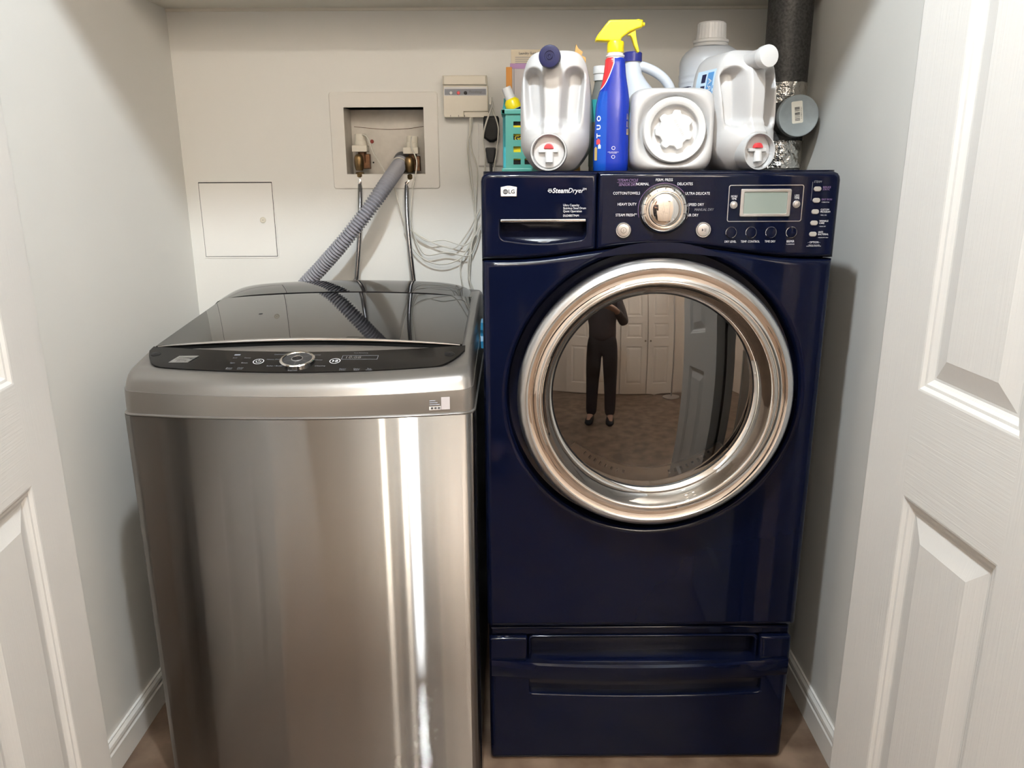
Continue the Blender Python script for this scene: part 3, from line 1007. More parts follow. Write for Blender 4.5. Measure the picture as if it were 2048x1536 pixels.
def ztop(x, y):
    pts = ((1.38, .936), (1.455, .954), (1.50, .9645), (1.58, .980), (1.98, 1.016), (2.14, 1.018))
    z = pts[-1][1]
    for (a, za), (b, zb_) in zip(pts, pts[1:]):
        if y <= b:
            z = za + (zb_ - za) * (y - a) / (b - a)
            break
    c = .014 * min(1, max(0, (y - 1.48) / .48))
    return z + c * (1 - min(1, abs((x - WXC) / .33)) ** 2)


def woutline(d=0.0, r_=.03):
    pts = []
    n = 24
    for i in range(n + 1):
        x = WX0 + r_ + (2 * WH - 2 * r_) * i / n
        pts.append((x, wfront(x)))
    for i in range(1, 7):
        a = -PI / 2 + PI / 2 * i / 6
        pts.append((WX1 - r_ + r_ * math.cos(a), wfront(WX1 - r_) + r_ + r_ * math.sin(a)))
    for i in range(1, 12):
        pts.append((WX1, wfront(WX1 - r_) + r_ + (WYB - .02 - wfront(WX1 - r_) - r_) * i / 12))
    pts += [(WX1, WYB - .01), (WX1 - .01, WYB)]
    for i in range(1, 12):
        pts.append((WX1 - .01 + (WX0 - WX1 + .02) * i / 12, WYB))
    pts += [(WX0 + .01, WYB), (WX0, WYB - .01)]
    for i in range(1, 12):
        y1 = wfront(WX0 + r_) + r_
        pts.append((WX0, WYB - .02 + (y1 - WYB + .02) * i / 12))
    for i in range(0, 6):
        a = PI + PI / 2 * i / 6
        pts.append((WX0 + r_ + r_ * math.cos(a), wfront(WX0 + r_) + r_ + r_ * math.sin(a)))
    return ccw(pts)


def build_washer():
    t = thing('washing_machine', 'stainless steel top loading washer with a black glass lid', 'washing machine', (WXC, 1.78, 0))
    o0 = woutline()
    body = [[(x, y, z) for x, y in offs(o0, d)] for d, z in ((.004, .014), (.002, .018), (.002, .876))]
    loft('cabinet', body, 'sidegrey', t, 40)
    for fx in (WX0 + .06, WX1 - .06):
        for fy in (1.53, 2.06):
            revolve('foot', [(.001, 0), (.022, 0), (.022, .02), (.001, .02)], (fx, fy, 0), (0, 0, 1), 'black', t, seg=16, cap=False)
    # brushed front wrapping round both front corners
    n = 40
    fr = []
    for i in range(n + 1):
        x = WX0 + .026 + (2 * WH - .052) * i / n
        fr.append((x, wfront(x) - .001))
    rr = .026
    for i in range(1, 6):
        a = -PI / 2 + PI / 2 * i / 5
        fr.append((WX1 + .0005 - rr + rr * math.cos(a), wfront(WX1 - rr) + rr + rr * math.sin(a) - .001))
    lf_ = []
    for i in range(0, 5):
        a = PI + PI / 2 * i / 5
        lf_.append((WX0 - .0005 + rr + rr * math.cos(a), wfront(WX0 + rr) + rr + rr * math.sin(a) - .001))
    fr = [(WX0 - .0005, 1.50)] + lf_ + fr + [(WX1 + .0005, 1.50)]
    V = [(x, y, .006) for x, y in fr] + [(x, y, .8755) for x, y in fr]
    k = len(fr)
    o = mesh_obj('front_panel', V, [(i, i + 1, k + i + 1, k + i) for i in range(k - 1)], 'steel', t, 60)
    uv = o.data.uv_layers.new(name='brush')
    for lp_ in o.data.loops:
        co = o.data.vertices[lp_.vertex_index].co
        uv.data[lp_.index].uv = (co.x + co.y * (.5 if abs(co.x) > .33 else 0) * (1 if co.x > 0 else -1), co.z)
    sd = o.modifiers.new('thickness', 'SOLIDIFY'); sd.thickness = .002; sd.offset = 0
    # thin lip where the top cover sits on the cabinet
    lip = [[(x, y, z) for x, y in offs(o0, d)] for d, z in ((.001, .8755), (-.0022, .8765), (-.0026, .8785), (-.001, .8802), (.003, .8805))]
    loft('cover_lip', lip, 'silverpaint', t, 50)
    # silver top cover: band, rounded shoulder, sloping top
    rings = []
    for d, h in ((.002, 0), (.0030, .30), (.0042, .60), (.0044, .612), (.0064, .6125), (.0075, .64), (.0095, .69), (.0135, .79), (.0195, .885), (.0280, .95), (.0390, .985), (.0500, 1.0)):
        rings.append([(x, y + d * .70 * sstep(1.60, 1.47, y), .880 + (ztop(x, y + d * .70 * sstep(1.60, 1.47, y)) - .880) * h) for x, y in offs(o0, d * .30)])
    last = [(x, y + .05 * .70 * sstep(1.60, 1.47, y)) for x, y in offs(o0, .05 * .30)]
    for kx in (.97, .9, .75, .5, .25, .02):
        r_ = []
        for x, y in last:
            xx, yy = WXC + (x - WXC) * kx, 1.77 + (y - 1.77) * kx
            r_.append((xx, yy, ztop(xx, yy) - .003))
        rings.append(r_)
    loft('top_cover', rings, 'silverpaint', t, 50)

    def sheet(name, top, nx, ny, thick, material, par):
        """top(s, t) -> point; closed slab of the given thickness"""
        V, Fc = [], []
        for k2 in (0, 1):
            for j in range(ny + 1):
                for i in range(nx + 1):
                    p_ = Vector(top(i / nx, j / ny))
                    V.append(p_ - Vector((0, 0, thick)) * k2)
        W = nx + 1
        O = W * (ny + 1)
        for j in range(ny):
            for i in range(nx):
                a = j * W + i
                Fc.append((a, a + 1, a + W + 1, a + W)); Fc.append((O + a, O + a + W, O + a + W + 1, O + a + 1))
        for i in range(nx):
            Fc.append((i, O + i, O + i + 1, i + 1)); a = ny * W + i; Fc.append((a, a + 1, O + a + 1, O + a))
        for j in range(ny):
            a = j * W; Fc.append((a, a + W, O + a + W, O + a)); a = j * W + nx; Fc.append((a, O + a, O + a + W, a + W))
        return mesh_obj(name, V, Fc, material, par, 30)
    px0, px1 = -.7475, -.0990

    def pfront(x):
        s = abs((x - (px0 + px1) / 2) / ((px1 - px0) / 2))
        base_ = wfront(x) + .051
        return base_ + .068 * max(0.0, (s - .80) / .20) ** 2.6

    def pback(x):
        s = (x - WXC) / .32
        return 1.544 + .033 * min(1.2, s * s)

    def chrome_y(x):
        s = (x - WXC) / .32
        return 1.602 - .024 * s * s
    ctl = lambda s, q: (lambda x: (x, pfront(x) + (pback(x) - pfront(x)) * q, ztop(x, pfront(x) + (pback(x) - pfront(x)) * q) + .0022))(px0 + (px1 - px0) * s)
    cpn = sheet('control_panel', ctl, 64, 6, .004, 'blackpanel', t)
    # black pocket in front of the lid, for the fingers
    pk = lambda s, q: (lambda x: (x, pback(x) + .0005 + (chrome_y(x) - pback(x)) * q, ztop(x, pback(x) + (chrome_y(x) - pback(x)) * q) + .0005 - .010 * math.sin(PI * min(1, q)) * (1 - ((x - WXC) / .318) ** 2)))(px0 + .008 + (px1 - px0 - .016) * s)
    sheet('finger_pocket', pk, 48, 6, .001, 'pocketblack', t)
    lx0, lx1 = -.7420, -.1060
    lidf = lambda s, q: (lambda x: (x, chrome_y(x) + (1.978 - chrome_y(x)) * q, ztop(x, chrome_y(x) + (1.978 - chrome_y(x)) * q) + .0035 + .004 * (1 - q) * (1 - ((x - WXC) / .33) ** 2)))(lx0 + (lx1 - lx0) * s)
    lid = sheet('lid', lidf, 48, 12, .007, 'blackgloss', t)
    pts = []
    for i in range(41):
        x = lx0 + .004 + (lx1 - lx0 - .008) * i / 40
        q = lidf((x - lx0) / (lx1 - lx0), 0)
        pts.append((q[0], q[1] - .0015, q[2] - .0022))
    tube('chrome_strip', pts, .0034, 'chrome', lid, seg=8, n=0, radfn=lambda i, N: .0014 + .0024 * math.sin(PI * i / (N - 1)) ** .6)
    plate('lid_screw', circ(-.5905, 1.797, .0045, 20), [], 1.0 + .0, 1.0, 'darkgrey', lid, back=False, fn=lambda x, y, z: (x, z, lidf((x - lx0) / (lx1 - lx0), (z - chrome_y(x)) / (1.978 - chrome_y(x)))[2] + .0004))
    # rear hump

    def hump(s, q):
        hx0, hx1 = -.772, -.104
        x = hx0 + (hx1 - hx0) * s
        y = 1.985 + .140 * q
        e = (1 - abs(2 * s - 1) ** 9) ** .5
        crown = .014 * (1 - abs((x - WXC) / .34) ** 2)
        zz = 1.000 + (.0215 + .013 * math.sin(PI * .5 * min(1, q * 1.25))) * e + crown * e
        if q > .85:
            zz -= .010 * ((q - .85) / .15) ** 2
        return (x, y, zz)
    sheet('rear_console', hump, 60, 14, .006, 'blackgloss', t)
    # ---- prints and buttons on the control panel, laid on its slope
    SL = math.atan2(ztop(WXC, 1.56) - ztop(WXC, 1.45), .11)

    def onp(x, y, up=.0003):
        return (x, y, ztop(x, y) + .0022 + up)

    def tprint(name, s, x, y, size, material, par=cpn, align='CENTER', sq=1.0, bold=0.0):
        return text(name, s, 0, 0, size, material, par, align=align, squeeze=sq, bold=bold, fn=lambda a, b: onp(x + a, y + b))

    def tring(name, x, y, ro, ri, material, par=cpn, up=.0003, n=40, a0=0, a1=360):
        V, Fc = [], []
        for i in range(n + 1):
            a = R(a0 + (a1 - a0) * i / n)
            V += [onp(x + ro * math.cos(a), y + ro * math.sin(a), up), onp(x + ri * math.cos(a), y + ri * math.sin(a), up)]
        return mesh_obj(name, V, [(2 * i, 2 * i + 2, 2 * i + 3, 2 * i + 1) for i in range(n)], material, par, recalc=False)

    def toP(px, py):
        # where the photograph's pixel meets the slope of the panel
        lo, hi = 1.42, 1.66
        for _ in range(30):
            Y = (lo + hi) / 2
            q = at(px, py, Y)
            if q.z > ztop(q.x, Y) + .0022:
                lo = Y
            else:
                hi = Y
        return q.x, Y
    kx, ky = toP(595, 721)
    dl = revolve('dial', [(.0345, 0), (.0345, .0045), (.0325, .0062), (.0295, .0058), (.0285, .0040)], onp(kx, ky, -.001), (0, -math.sin(SL), math.cos(SL)), 'chrome', cpn, seg=56, cap=False)
    revolve('dial_face', [(.0288, .002), (.0285, .0044), (.012, .0050), (.0005, .0050)], onp(kx, ky, -.001), (0, -math.sin(SL), math.cos(SL)), 'darkgrey', dl, seg=40, cap=False)
    revolve('dial_centre', [(.0118, .004), (.0116, .0062), (.0105, .0068), (.0100, .0058), (.0005, .0058)], onp(kx, ky, -.001), (0, -math.sin(SL), math.cos(SL)), 'satin', dl, seg=36, cap=False)
    revolve('dial_button', [(.0098, .005), (.0096, .0066), (.0005, .0070)], onp(kx, ky, -.001), (0, -math.sin(SL), math.cos(SL)), 'black', dl, seg=32, cap=False)
    for k2 in range(6):
        a = R(30 + 60 * k2)
        q0 = Vector((kx + .0125 * math.cos(a), ky + .0125 * math.sin(a)))
        q1 = Vector((kx + .028 * math.cos(a), ky + .028 * math.sin(a)))
        nn = Vector((-math.sin(a), math.cos(a))) * .0005
        mesh_obj('dial_gap', [onp(*(q0 - nn), .0044), onp(*(q0 + nn), .0044), onp(*(q1 + nn), .0044), onp(*(q1 - nn), .0044)], [(0, 1, 2, 3)], 'printdim', dl, recalc=False)
    x, y = toP(517, 723)
    tring('power_symbol', x, y, .0108, .0094, 'print'); tring('power_symbol', x, y, .0052, .0042, 'print', a0=130, a1=410)
    mesh_obj('power_symbol', [onp(x - .0006, y + .001), onp(x + .0006, y + .001), onp(x + .0006, y + .007), onp(x - .0006, y + .007)], [(0, 1, 2, 3)], 'print', cpn, recalc=False)
    x, y = toP(670, 722)
    tring('start_symbol', x, y, .0108, .0094, 'print')
    mesh_obj('start_symbol', [onp(x - .005, y - .0045), onp(x - .0005, y), onp(x - .005, y + .0045)], [(0, 1, 2)], 'print', cpn, recalc=False)
    for dx in (.001, .0038):
        mesh_obj('start_symbol', [onp(x + dx, y - .0045), onp(x + dx + .0016, y - .0045), onp(x + dx + .0016, y + .0045), onp(x + dx, y + .0045)], [(0, 1, 2, 3)], 'print', cpn, recalc=False)
    # display
    x, y = toP(720, 715)
    V = [onp(x - .036, y - .009), onp(x + .036, y - .009), onp(x + .036, y + .009), onp(x - .036, y + .009), onp(x - .0352, y - .0078), onp(x + .0352, y - .0078), onp(x + .0352, y + .0078), onp(x - .0352, y + .0078)]
    mesh_obj('display_frame', V, [(0, 1, 5, 4), (1, 2, 6, 5), (2, 3, 7, 6), (3, 0, 4, 7)], 'printgrey', cpn, recalc=False)
    tprint('display_digits', '18:88', x - .014, y, .0150, 'printdim')
    x, y = toP(368, 719)
    kb = .0145
    V = [onp(x - .021 - .004, y - kb, .0012), onp(x + .017 - .004, y - kb, .0012), onp(x + .025, y + kb, .0012), onp(x - .015, y + kb, .0012)]
    lg = mesh_obj('brand_plate', V + [(a, b, c - .0012) for a, b, c in V], [(0, 1, 2, 3), (0, 1, 5, 4), (1, 2, 6, 5), (2, 3, 7, 6), (3, 0, 4, 7)], 'satin', cpn)
    lp = lambda u, v: onp(x - .020 + .040 * u + .008 * v - .002, y - kb + 2 * kb * v, .0014)
    for sw in ([(.06, .80), (.50, .72), (.97, .76), (.97, .70), (.55, .66), (.06, .74)], [(.30, .62), (.60, .58), (.97, .50), (.80, .44), (.96, .56), (.62, .64)], [(.03, .50), (.30, .52), (.62, .46), (.35, .44), (.03, .44)]):
        mesh_obj('brand_stripe', [lp(u, v) for u, v in sw], [tuple(range(len(sw)))], 'logogrey', lg, recalc=False)
    text('brand_letters', 'ELITE', 0, 0, .0085, 'logogrey', lg, fn=lambda a, b: lp(.47 + a / .040, .22 + b / .029))
    for s, px, py, sz in (('Delicates', 560, 709, .006), ('Heavy Duty', 548, 719, .006), ('Bulky / Bedding', 552, 732, .006), ('Express', 585, 741, .006), ('Normal', 632, 710, .006), ('Whites', 636, 720, .006), ('Cleaning', 640, 732, .006),
                          ('Soil', 470, 716, .006), ('Temp', 495, 716, .006), ('Spin', 465, 726, .006), ('Rinse', 489, 726, .006), ('Extra\nRinse', 458, 737, .0055), ('Child\nLock', 480, 737, .0055),
                          ('Steam\nClean', 685, 739, .0055), ('Delay\nStart', 713, 739, .0055), ('Tub\nClean', 738, 739, .0055), ('Time Remaining', 722, 706, .0045)):
        x, y = toP(px, py)
        tprint('print', s, x, y, sz, 'printgrey')
    x, y = toP(475, 710)
    mesh_obj('print_mark', [onp(x - .006, y - .003), onp(x + .006, y - .003), onp(x + .006, y + .003), onp(x - .006, y + .003)], [(0, 1, 2, 3)], 'printgrey', cpn, recalc=False)
    for px, py in ((312, 708), (899, 708)):
        x, y = toP(px, py)
        revolve('corner_bumper', [(.0105, 0), (.0100, .0012), (.0005, .002)], onp(x, y, -.0002), (0, -math.sin(SL), math.cos(SL)), 'black', cpn, seg=24, cap=False)
    # sticker on the front band (its square code is left blank)
    a = at(858, 795, wfront(-.16) + .0035); b = at(900, 818, wfront(-.13) + .0035)
    fy = lambda x, z: wfront(x) + .0020
    st = lambda x0, x1, z0, z1, e: [(x0, fy(x0, z0) - e, z0), (x1, fy(x1, z0) - e, z0), (x1, fy(x1, z1) - e + .0012, z1), (x0, fy(x0, z1) - e + .0012, z1)]
    mesh_obj('sticker', st(a.x, a.x + .022, b.z, b.z + .007, .0012), [(0, 1, 2, 3)], 'white', t, recalc=False)
    mesh_obj('sticker', st(a.x + .023, b.x, b.z, a.z, .0012), [(0, 1, 2, 3)], 'greyfold', t, recalc=False)
    for k2 in range(3):
        mesh_obj('sticker_mark', st(a.x + .003 + k2 * .0065, a.x + .0078 + k2 * .0065, b.z + .0018, b.z + .0055, .0016), [(0, 1, 2, 3)], 'printdark', t, recalc=False)
    for k2 in range(3):
        mesh_obj('sticker_line', st(a.x + .001, a.x + .020 - .004 * k2, b.z + .0100 + .004 * k2, b.z + .0112 + .004 * k2, .0016), [(0, 1, 2, 3)], 'printgrey', t, recalc=False)
    return t


build_washer()

# ================================================================== BACK WALL FITTINGS
def build_outlet_box():
    x0, x1, z0, z1 = -0.503, -0.204, 1.2855, 1.5425
    a0, a1, b0, b1 = -0.4635, -0.244, 1.3255, 1.5025
    t = thing('washer_outlet_box', 'recessed plastic washer valve box in the back wall', 'valve box', ((x0 + x1) / 2, YB, z0))
    plate('flange', rrect(x0, x1, z0, z1, .008), [[(a0, b0), (a1, b0), (a1, b1), (a0, b1)]], YB - .0045, YB, 'flangeplastic', t, bev=.003, hbev=.001)
    d = .082
    V = [(a0, YB - .003, b0), (a1, YB - .003, b0), (a1, YB - .003, b1), (a0, YB - .003, b1), (a0 + .002, YB + d, b0), (a1 - .002, YB + d, b0), (a1 - .002, YB + d, b1), (a0 + .002, YB + d, b1)]
    o = mesh_obj('recess', V, [(0, 1, 5, 4), (1, 2, 6, 5), (2, 3, 7, 6), (3, 0, 4, 7), (4, 5, 6, 7)], 'boxplastic', t, recalc=False)
    tube('mould_line', [(a0 + .01, YB + d - .0006, 1.457), (a0 + .06, YB + d - .0006, 1.452), (-.354, YB + d - .0006, 1.449), (-.30, YB + d - .0006, 1.451), (a1 - .01, YB + d - .0006, 1.457)], .0007, 'copper', t, seg=5)
    q = at(744, 283, YB + d - .002)
    revolve('rust_spot', [(.0055, 0), (.005, .0008), (.0005, .001)], q, (0, -1, 0), 'rust', t, seg=14)
    q = at(747, 325, YB + d - .002)
    revolve('screw_hole', [(.0025, 0), (.0005, .0006)], q, (0, -1, 0), 'black', t, seg=10)
    Y = YB + .018
    for k, (px, dy, tilt) in enumerate(((721, 0, 0.0), (822, 4, .10))):
        c = at(px, 275 + dy, Y); e = at(px - 1, 350 + dy, Y)
        v = thing('valve', '', '')
        for kk in ('label', 'category'):
            del v[kk]
        v.parent = t
        v.location = (0, 0, 0)
        ORIG[v] = ORIG[t]
        zt = at(px, 268 + dy, Y).z
        zc = lambda yy: at(px, yy + dy, Y).z
        cx = c.x
        tx = Vector((math.sin(tilt), 0, math.cos(tilt)))
        P = lambda dx, zz: Vector((cx + dx + (zz - zc(310)) * tilt * .8, Y, zz))
        revolve('valve_cap', [(.0005, 0), (.0150, 0), (.0160, .003), (.0165, .018), (.0175, .0185), (.0182, .034), (.0005, .034)], P(0, zc(268)), -tx, 'offwhite', v, seg=24, cap=False)
        bxc = P(-.001, zc(297))
        box('valve_collar', bxc.x - .0215, bxc.x + .0205, Y - .020, Y + .02, zc(304), zc(291), 'offwhite', v, bev=.0015)
        revolve('valve_stem', [(.012, 0), (.012, .03), (.0005, .03)], (cx + .002, Y + .004, zc(303)), (0, 0, -1), 'copper', v, seg=16, cap=False)
        box('valve_bracket', cx + .004, cx + .023, Y - .002, Y + .02, zc(338), zc(308), 'copper', v, bev=.002)
        revolve('valve_body', [(.003, -.022), (.009, -.020), (.0125, -.014), (.0135, -.004), (.0132, .006), (.0118, .016), (.0095, .022), (.0005, .0225)], (cx - .005, Y - .014, zc(325)), (0, 0, -1), 'brass', v, seg=24, cap=False, smooth=60)
        revolve('valve_nut', [(.0005, 0), (.0105, 0), (.0125, .003), (.0125, .012), (.0105, .015), (.0005, .015)], (cx - .004, Y - .014, zc(344)), (0, 0, -1), 'brass', v, seg=6, cap=False, smooth=20)
        hx = cx - .004
        # braided supply hose, a thing of its own
        if k == 0:
            pts = [(hx, Y - .014, zc(356)), at(720, 365, Y - .016), at(720, 420, Y - .05), at(717, 500, Y - .07), at(713, 556, Y - .075), at(711, 580, Y - .075)]
            lab = 'left braided steel water hose hanging from the valve box'
        else:
            pts = [(hx, Y - .014, zc(356)), at(813, 368, Y - .016), at(814, 430, Y - .05), at(820, 500, Y - .07), at(827, 558, Y - .075), at(830, 585, Y - .075)]
            lab = 'right braided steel water hose hanging from the valve box'
        pts = [Vector(p_) for p_ in pts]
        end = pts[-1].copy()
        pts.append(end + Vector((0, .005, -.25)))
        hs = thing('water_supply_hose', lab, 'hose', tuple(end + Vector((0, .005, -.25))), 0, 'water hoses')
        tube('braid', pts[1:], .0064, 'braid', hs, seg=10, n=8)
        revolve('ferrule', [(.0005, 0), (.0070, 0), (.0082, .006), (.0082, .016), (.0066, .020), (.0005, .020)], pts[0] + Vector((0, 0, .001)), (pts[1] - pts[0]), 'chrome', hs, seg=16, cap=False)
    return t


build_outlet_box()


def build_drain_hose():
    P = spline([at(806, 318, YB + .05), at(797, 333, YB + .005), at(775, 365, 2.185), at(738, 418, 2.145), at(690, 480, 2.135), at(645, 532, 2.15), at(606, 575, 2.165), at(575, 625, 2.19), at(560, 700, 2.19)], 30)
    L = [0]
    for a, b in zip(P, P[1:]):
        L.append(L[-1] + (b - a).length)
    step = .0086 / 6
    N = int(L[-1] / step)
    Q, j = [], 0
    for i in range(N):
        s = i * step
        while L[j + 1] < s:
            j += 1
        f_ = (s - L[j]) / (L[j + 1] - L[j])
        Q.append(P[j].lerp(P[j + 1], f_))
    t = thing('drain_hose', 'grey corrugated drain hose slanting from the valve box behind the washer', 'hose', tuple(Q[-1]))
    tube('corrugated_tube', Q, .02, 'hose', t, seg=20, n=0, smooth=75, radfn=lambda i, n_: (.0187 + .0028 * math.cos(2 * PI * i / 6)) * (1 if i > 14 else .98))
    q = Q[8]
    d = (Q[14] - Q[4]).normalized()
    revolve('cuff', [(.0225, 0), (.0240, .003), (.0240, .020), (.0220, .024)], q - d * .010, d, 'hosedark', t, seg=28, cap=False)
    q2 = Q[30]
    s = d.cross(Vector((0, 1, 0))).normalized()
    u = s.cross(d)
    pts = [q2 + (s * math.cos(a) + u * math.sin(a)) * .0225 for a in [2 * PI * i / 24 for i in range(24)]]
    tube('cable_tie', pts, .0018, 'cable', t, seg=6, n=0, closed=True)


build_drain_hose()


def build_access_panel():
    a, b, c, d = -.886, -.678, 1.097, 1.3055
    t = thing('access_panel', 'square white access panel with a small round lock in the back wall', 'access panel', ((a + b) / 2, YB, c))
    plate('frame', rrect(a - .004, b + .004, c - .004, d + .004, .002, 2), [rrect(a, b, c, d, .001, 2)], YB - .0015, YB, 'trim', t, bev=.0006, seg=2)
    box('gap_backing', a, b, YB - .0006, YB, c, d, 'darkgrey', t)
    dr = plate('panel_door', rrect(a + .0014, b - .0014, c + .0014, d - .0028, .001, 2), [], YB - .0026, YB - .0004, 'trim', t, bev=.0008, seg=2)
    q = at(526, 440, YB - .003)
    revolve('lock', [(.0085, 0), (.0085, .0012), (.0072, .0018), (.0066, .0008), (.0060, .0008), (.0056, .0016), (.0005, .0018)], (q.x, YB - .0026, q.z), (0, -1, 0), 'offwhite', dr, seg=28)
    box('lock_slot', q.x - .0022, q.x + .0022, YB - .0047, YB - .0042, q.z - .0005, q.z + .0005, 'darkgrey', dr)


build_access_panel()


def build_alarm():
    a, b, c, d = -.1865, -.0650, 1.4735, 1.5800
    f0 = YB - .036
    t = thing('leak_alarm_box', 'cream leak alarm box with white, red and black buttons on the back wall', 'alarm box', ((a + b) / 2, YB, c))
    up = plate('upper_cover', rrect(a, b - .002, 1.5530, d, .002, 3), [], f0 - .003, YB, 'offwhite', t, bev=.003)
    plate('body', [(a + .001, 1.480), (a + .003, c), (-.131, c), (-.131, 1.4885), (b, 1.4885), (b, 1.5545), (a + .001, 1.5545)], [], f0, YB, 'offwhite', t, bev=.002)
    box('cable_bay', -.1315, b + .001, f0 + .006, YB, c, 1.489, 'offwhite', t, bev=.001)
    box('label_frame', a + .003, b - .003, f0 - .0012, f0, 1.5285, 1.5505, 'white', t)
    lb = box('label_strip', a + .005, b - .005, f0 - .0016, f0, 1.5305, 1.5455, 'printgrey', t)
    text('label_letters', 'Floodstop', b - .034, 1.5378, .0085, 'logogrey', lb, y=f0 - .0018, shear=.2)
    for px, m_ in ((902, 'white'), (917, 'red'), (931, 'black')):
        q = at(px, 186, f0)
        revolve('alarm_button', [(.0044, 0), (.0044, .0022), (.0036, .0030), (.0005, .0032)], (q.x, f0 - .0016, q.z), (0, -1, 0), m_, t, seg=18)
    for px in (901, 917, 929):
        q = at(px, 227, f0)
        box('vent_slit', q.x - .0006, q.x + .0006, f0 - .0006, f0 + .004, c + .001, c + .006, 'darkgrey', t)


build_alarm()


def build_socket():
    a, b, c, d = -.0945, -.0235, 1.3445, 1.4600
    t = thing('wall_socket', 'white double wall socket plate behind the dryer', 'socket', ((a + b) / 2, YB, c))
    plate('cover_plate', rrect(a, b, c, d, .004), [], YB - .006, YB, 'trim', t, bev=.004)
    f0 = YB - .006
    for zz in (1.4265, 1.378):
        plate('outlet_face', rrect(-.074, -.044, zz - .014, zz + .014, .008), [], f0 - .002, f0, 'white', t, bev=.0008, seg=2)
    # black mains adapter, its own thing
    q0 = at(966, 232, f0 - .03); q1 = at(999, 284, f0 - .03)
    w0, w1, h0, h1 = q0.x, q1.x, q1.z, q0.z
    ad = thing('power_adapter', 'black rounded power adapter plugged into the wall socket', 'adapter', ((w0 + w1) / 2, f0, h0))
    pl = [(w0 + .003, h1), (w1 - .004, h1), (w1 - .001, h1 - .005), (w1, h0 + .020), (w1 - .003, h0 + .008), ((w0 + w1) / 2 + .006, h0), ((w0 + w1) / 2 - .006, h0), (w0 + .002, h0 + .010), (w0, h0 + .022), (w0 + .0005, h1 - .005)]
    plate('adapter_body', pl, [], f0 - .034, f0 - .002, 'black', ad, bev=.006, seg=4)
    box('adapter_face', w0 + .008, w1 - .007, f0 - .0345, f0 - .0335, h0 + .014, h1 - .014, 'black', ad)
    q0 = at(971, 295, f0 - .02); q1 = at(992, 326, f0 - .02)
    w0, w1, h0, h1 = q0.x, q1.x, q1.z, q0.z
    pg = thing('power_plug', 'dark grey power plug below the black adapter', 'plug', ((w0 + w1) / 2, f0, h0))
    plate('plug_body', [(w0, h1 - .002), (w0 + .003, h1), (w1 - .003, h1), (w1, h1 - .002), (w1 - .001, h1 - .016), (w1 - .006, h0), (w0 + .006, h0), (w0 + .001, h1 - .016)], [], f0 - .024, f0 - .002, 'darkgrey', pg, bev=.004, seg=3)
    tube('plug_cord', [((w0 + w1) / 2, f0 - .013, h0 + .003), ((w0 + w1) / 2, f0 - .013, h0 - .02), ((w0 + w1) / 2 + .002, f0 - .012, h0 - .07), ((w0 + w1) / 2 + .01, f0 - .012, h0 - .25)], .0042, 'darkgrey', pg, seg=8)


build_socket()


def build_cables():
    def S(pts, Y=2.238, amp=None):
        out = []
        for k, q in enumerate(pts):
            yy = q[2] if len(q) > 2 else Y
            out.append(at(640 + q[0] / 3.34, 130 + q[1] / 3.34, yy))
        return out
    specs = [
        ('thin cream sensor wire from the left water valve', [(285, 466, 2.265), (318, 485, 2.25), (360, 590, 2.24), (420, 690, 2.235), (455, 745, 2.235), (490, 800), (530, 940), (570, 1060), (640, 1125), (740, 1180), (830, 1213), (905, 1220), (980, 1130), (1030, 1040), (1070, 960)], .0019),
        ('thin cream sensor wire from the right water valve', [(612, 478, 2.265), (608, 540, 2.25), (645, 635, 2.24), (640, 720), (622, 800), (612, 900), (608, 1010), (620, 1110), (660, 1210), (715, 1270), (850, 1252), (990, 1275), (1040, 1200), (1070, 1100)], .0019),
        ('thin cream wire sagging lowest across the back wall', [(560, 1080), (610, 1210), (700, 1300), (820, 1332), (940, 1290), (1010, 1190), (1070, 1060)], .0017),
        ('thin cream wire looping in a shallow wave between hose and dryer', [(640, 1130), (720, 1178), (830, 1170), (960, 1205), (1030, 1150), (1075, 1070)], .0016),
        ('cream alarm wire hanging leftmost below the alarm box', [(1003, 322, 2.232), (1000, 430), (985, 560), (1000, 750), (1030, 950), (1038, 1100), (1000, 1250), (990, 1400), (1025, 1500), (1060, 1600)], .0018),
        ('cream alarm wire bowing out beside the dryer edge', [(1012, 322, 2.232), (1004, 450), (1012, 560), (1042, 650), (1052, 730), (1042, 900), (1035, 1050), (1010, 1230), (1000, 1400), (1010, 1500), (1030, 1600)], .0018),
        ('cream alarm wire trailing down to the washer lid', [(1020, 322, 2.232), (1012, 420), (990, 520), (1010, 700), (1025, 860), (1045, 1050), (1000, 1190), (940, 1320), (945, 1420), (962, 1520), (950, 1600)], .0016),
        ('white adapter cord running down over the wall socket', [(1140, 238, 2.22), (1152, 265, 2.215), (1110, 385, 2.205), (1090, 480, 2.205), (1095, 545, 2.21), (1106, 600, 2.22), (1102, 700, 2.24), (1100, 900, 2.245)], .0021),
        ('white adapter cord curving down right of the plug', [(1150, 290, 2.225), (1188, 400, 2.205), (1190, 480, 2.208), (1180, 580, 2.22), (1165, 680, 2.225), (1150, 900, 2.235)], .0019),
    ]
    for k, (lab, pts, r_) in enumerate(specs):
        P = S(pts)
        t = thing('sensor_cable', lab, 'cable', tuple(P[-1]), 0, 'thin cables on the back wall')
        tube('wire', P, r_ * 1.08, 'cable', t, seg=6, n=6)
        if k < 2:
            i = 4 if k == 0 else 4
            d = (P[i] - P[i - 1]).normalized()
            revolve('inline_connector', [(.0008, 0), (.0032, .002), (.0036, .012), (.0026, .020), (.0008, .022)], P[i] - d * .011, d, 'cable', t, seg=10)
        if k == 7:
            revolve('strain_relief', [(.0045, 0), (.0048, .004), (.003, .016), (.002, .018)], P[0] + Vector((0, -.001, .008)), (0, 0, -1), 'cable', t, seg=12)


build_cables()


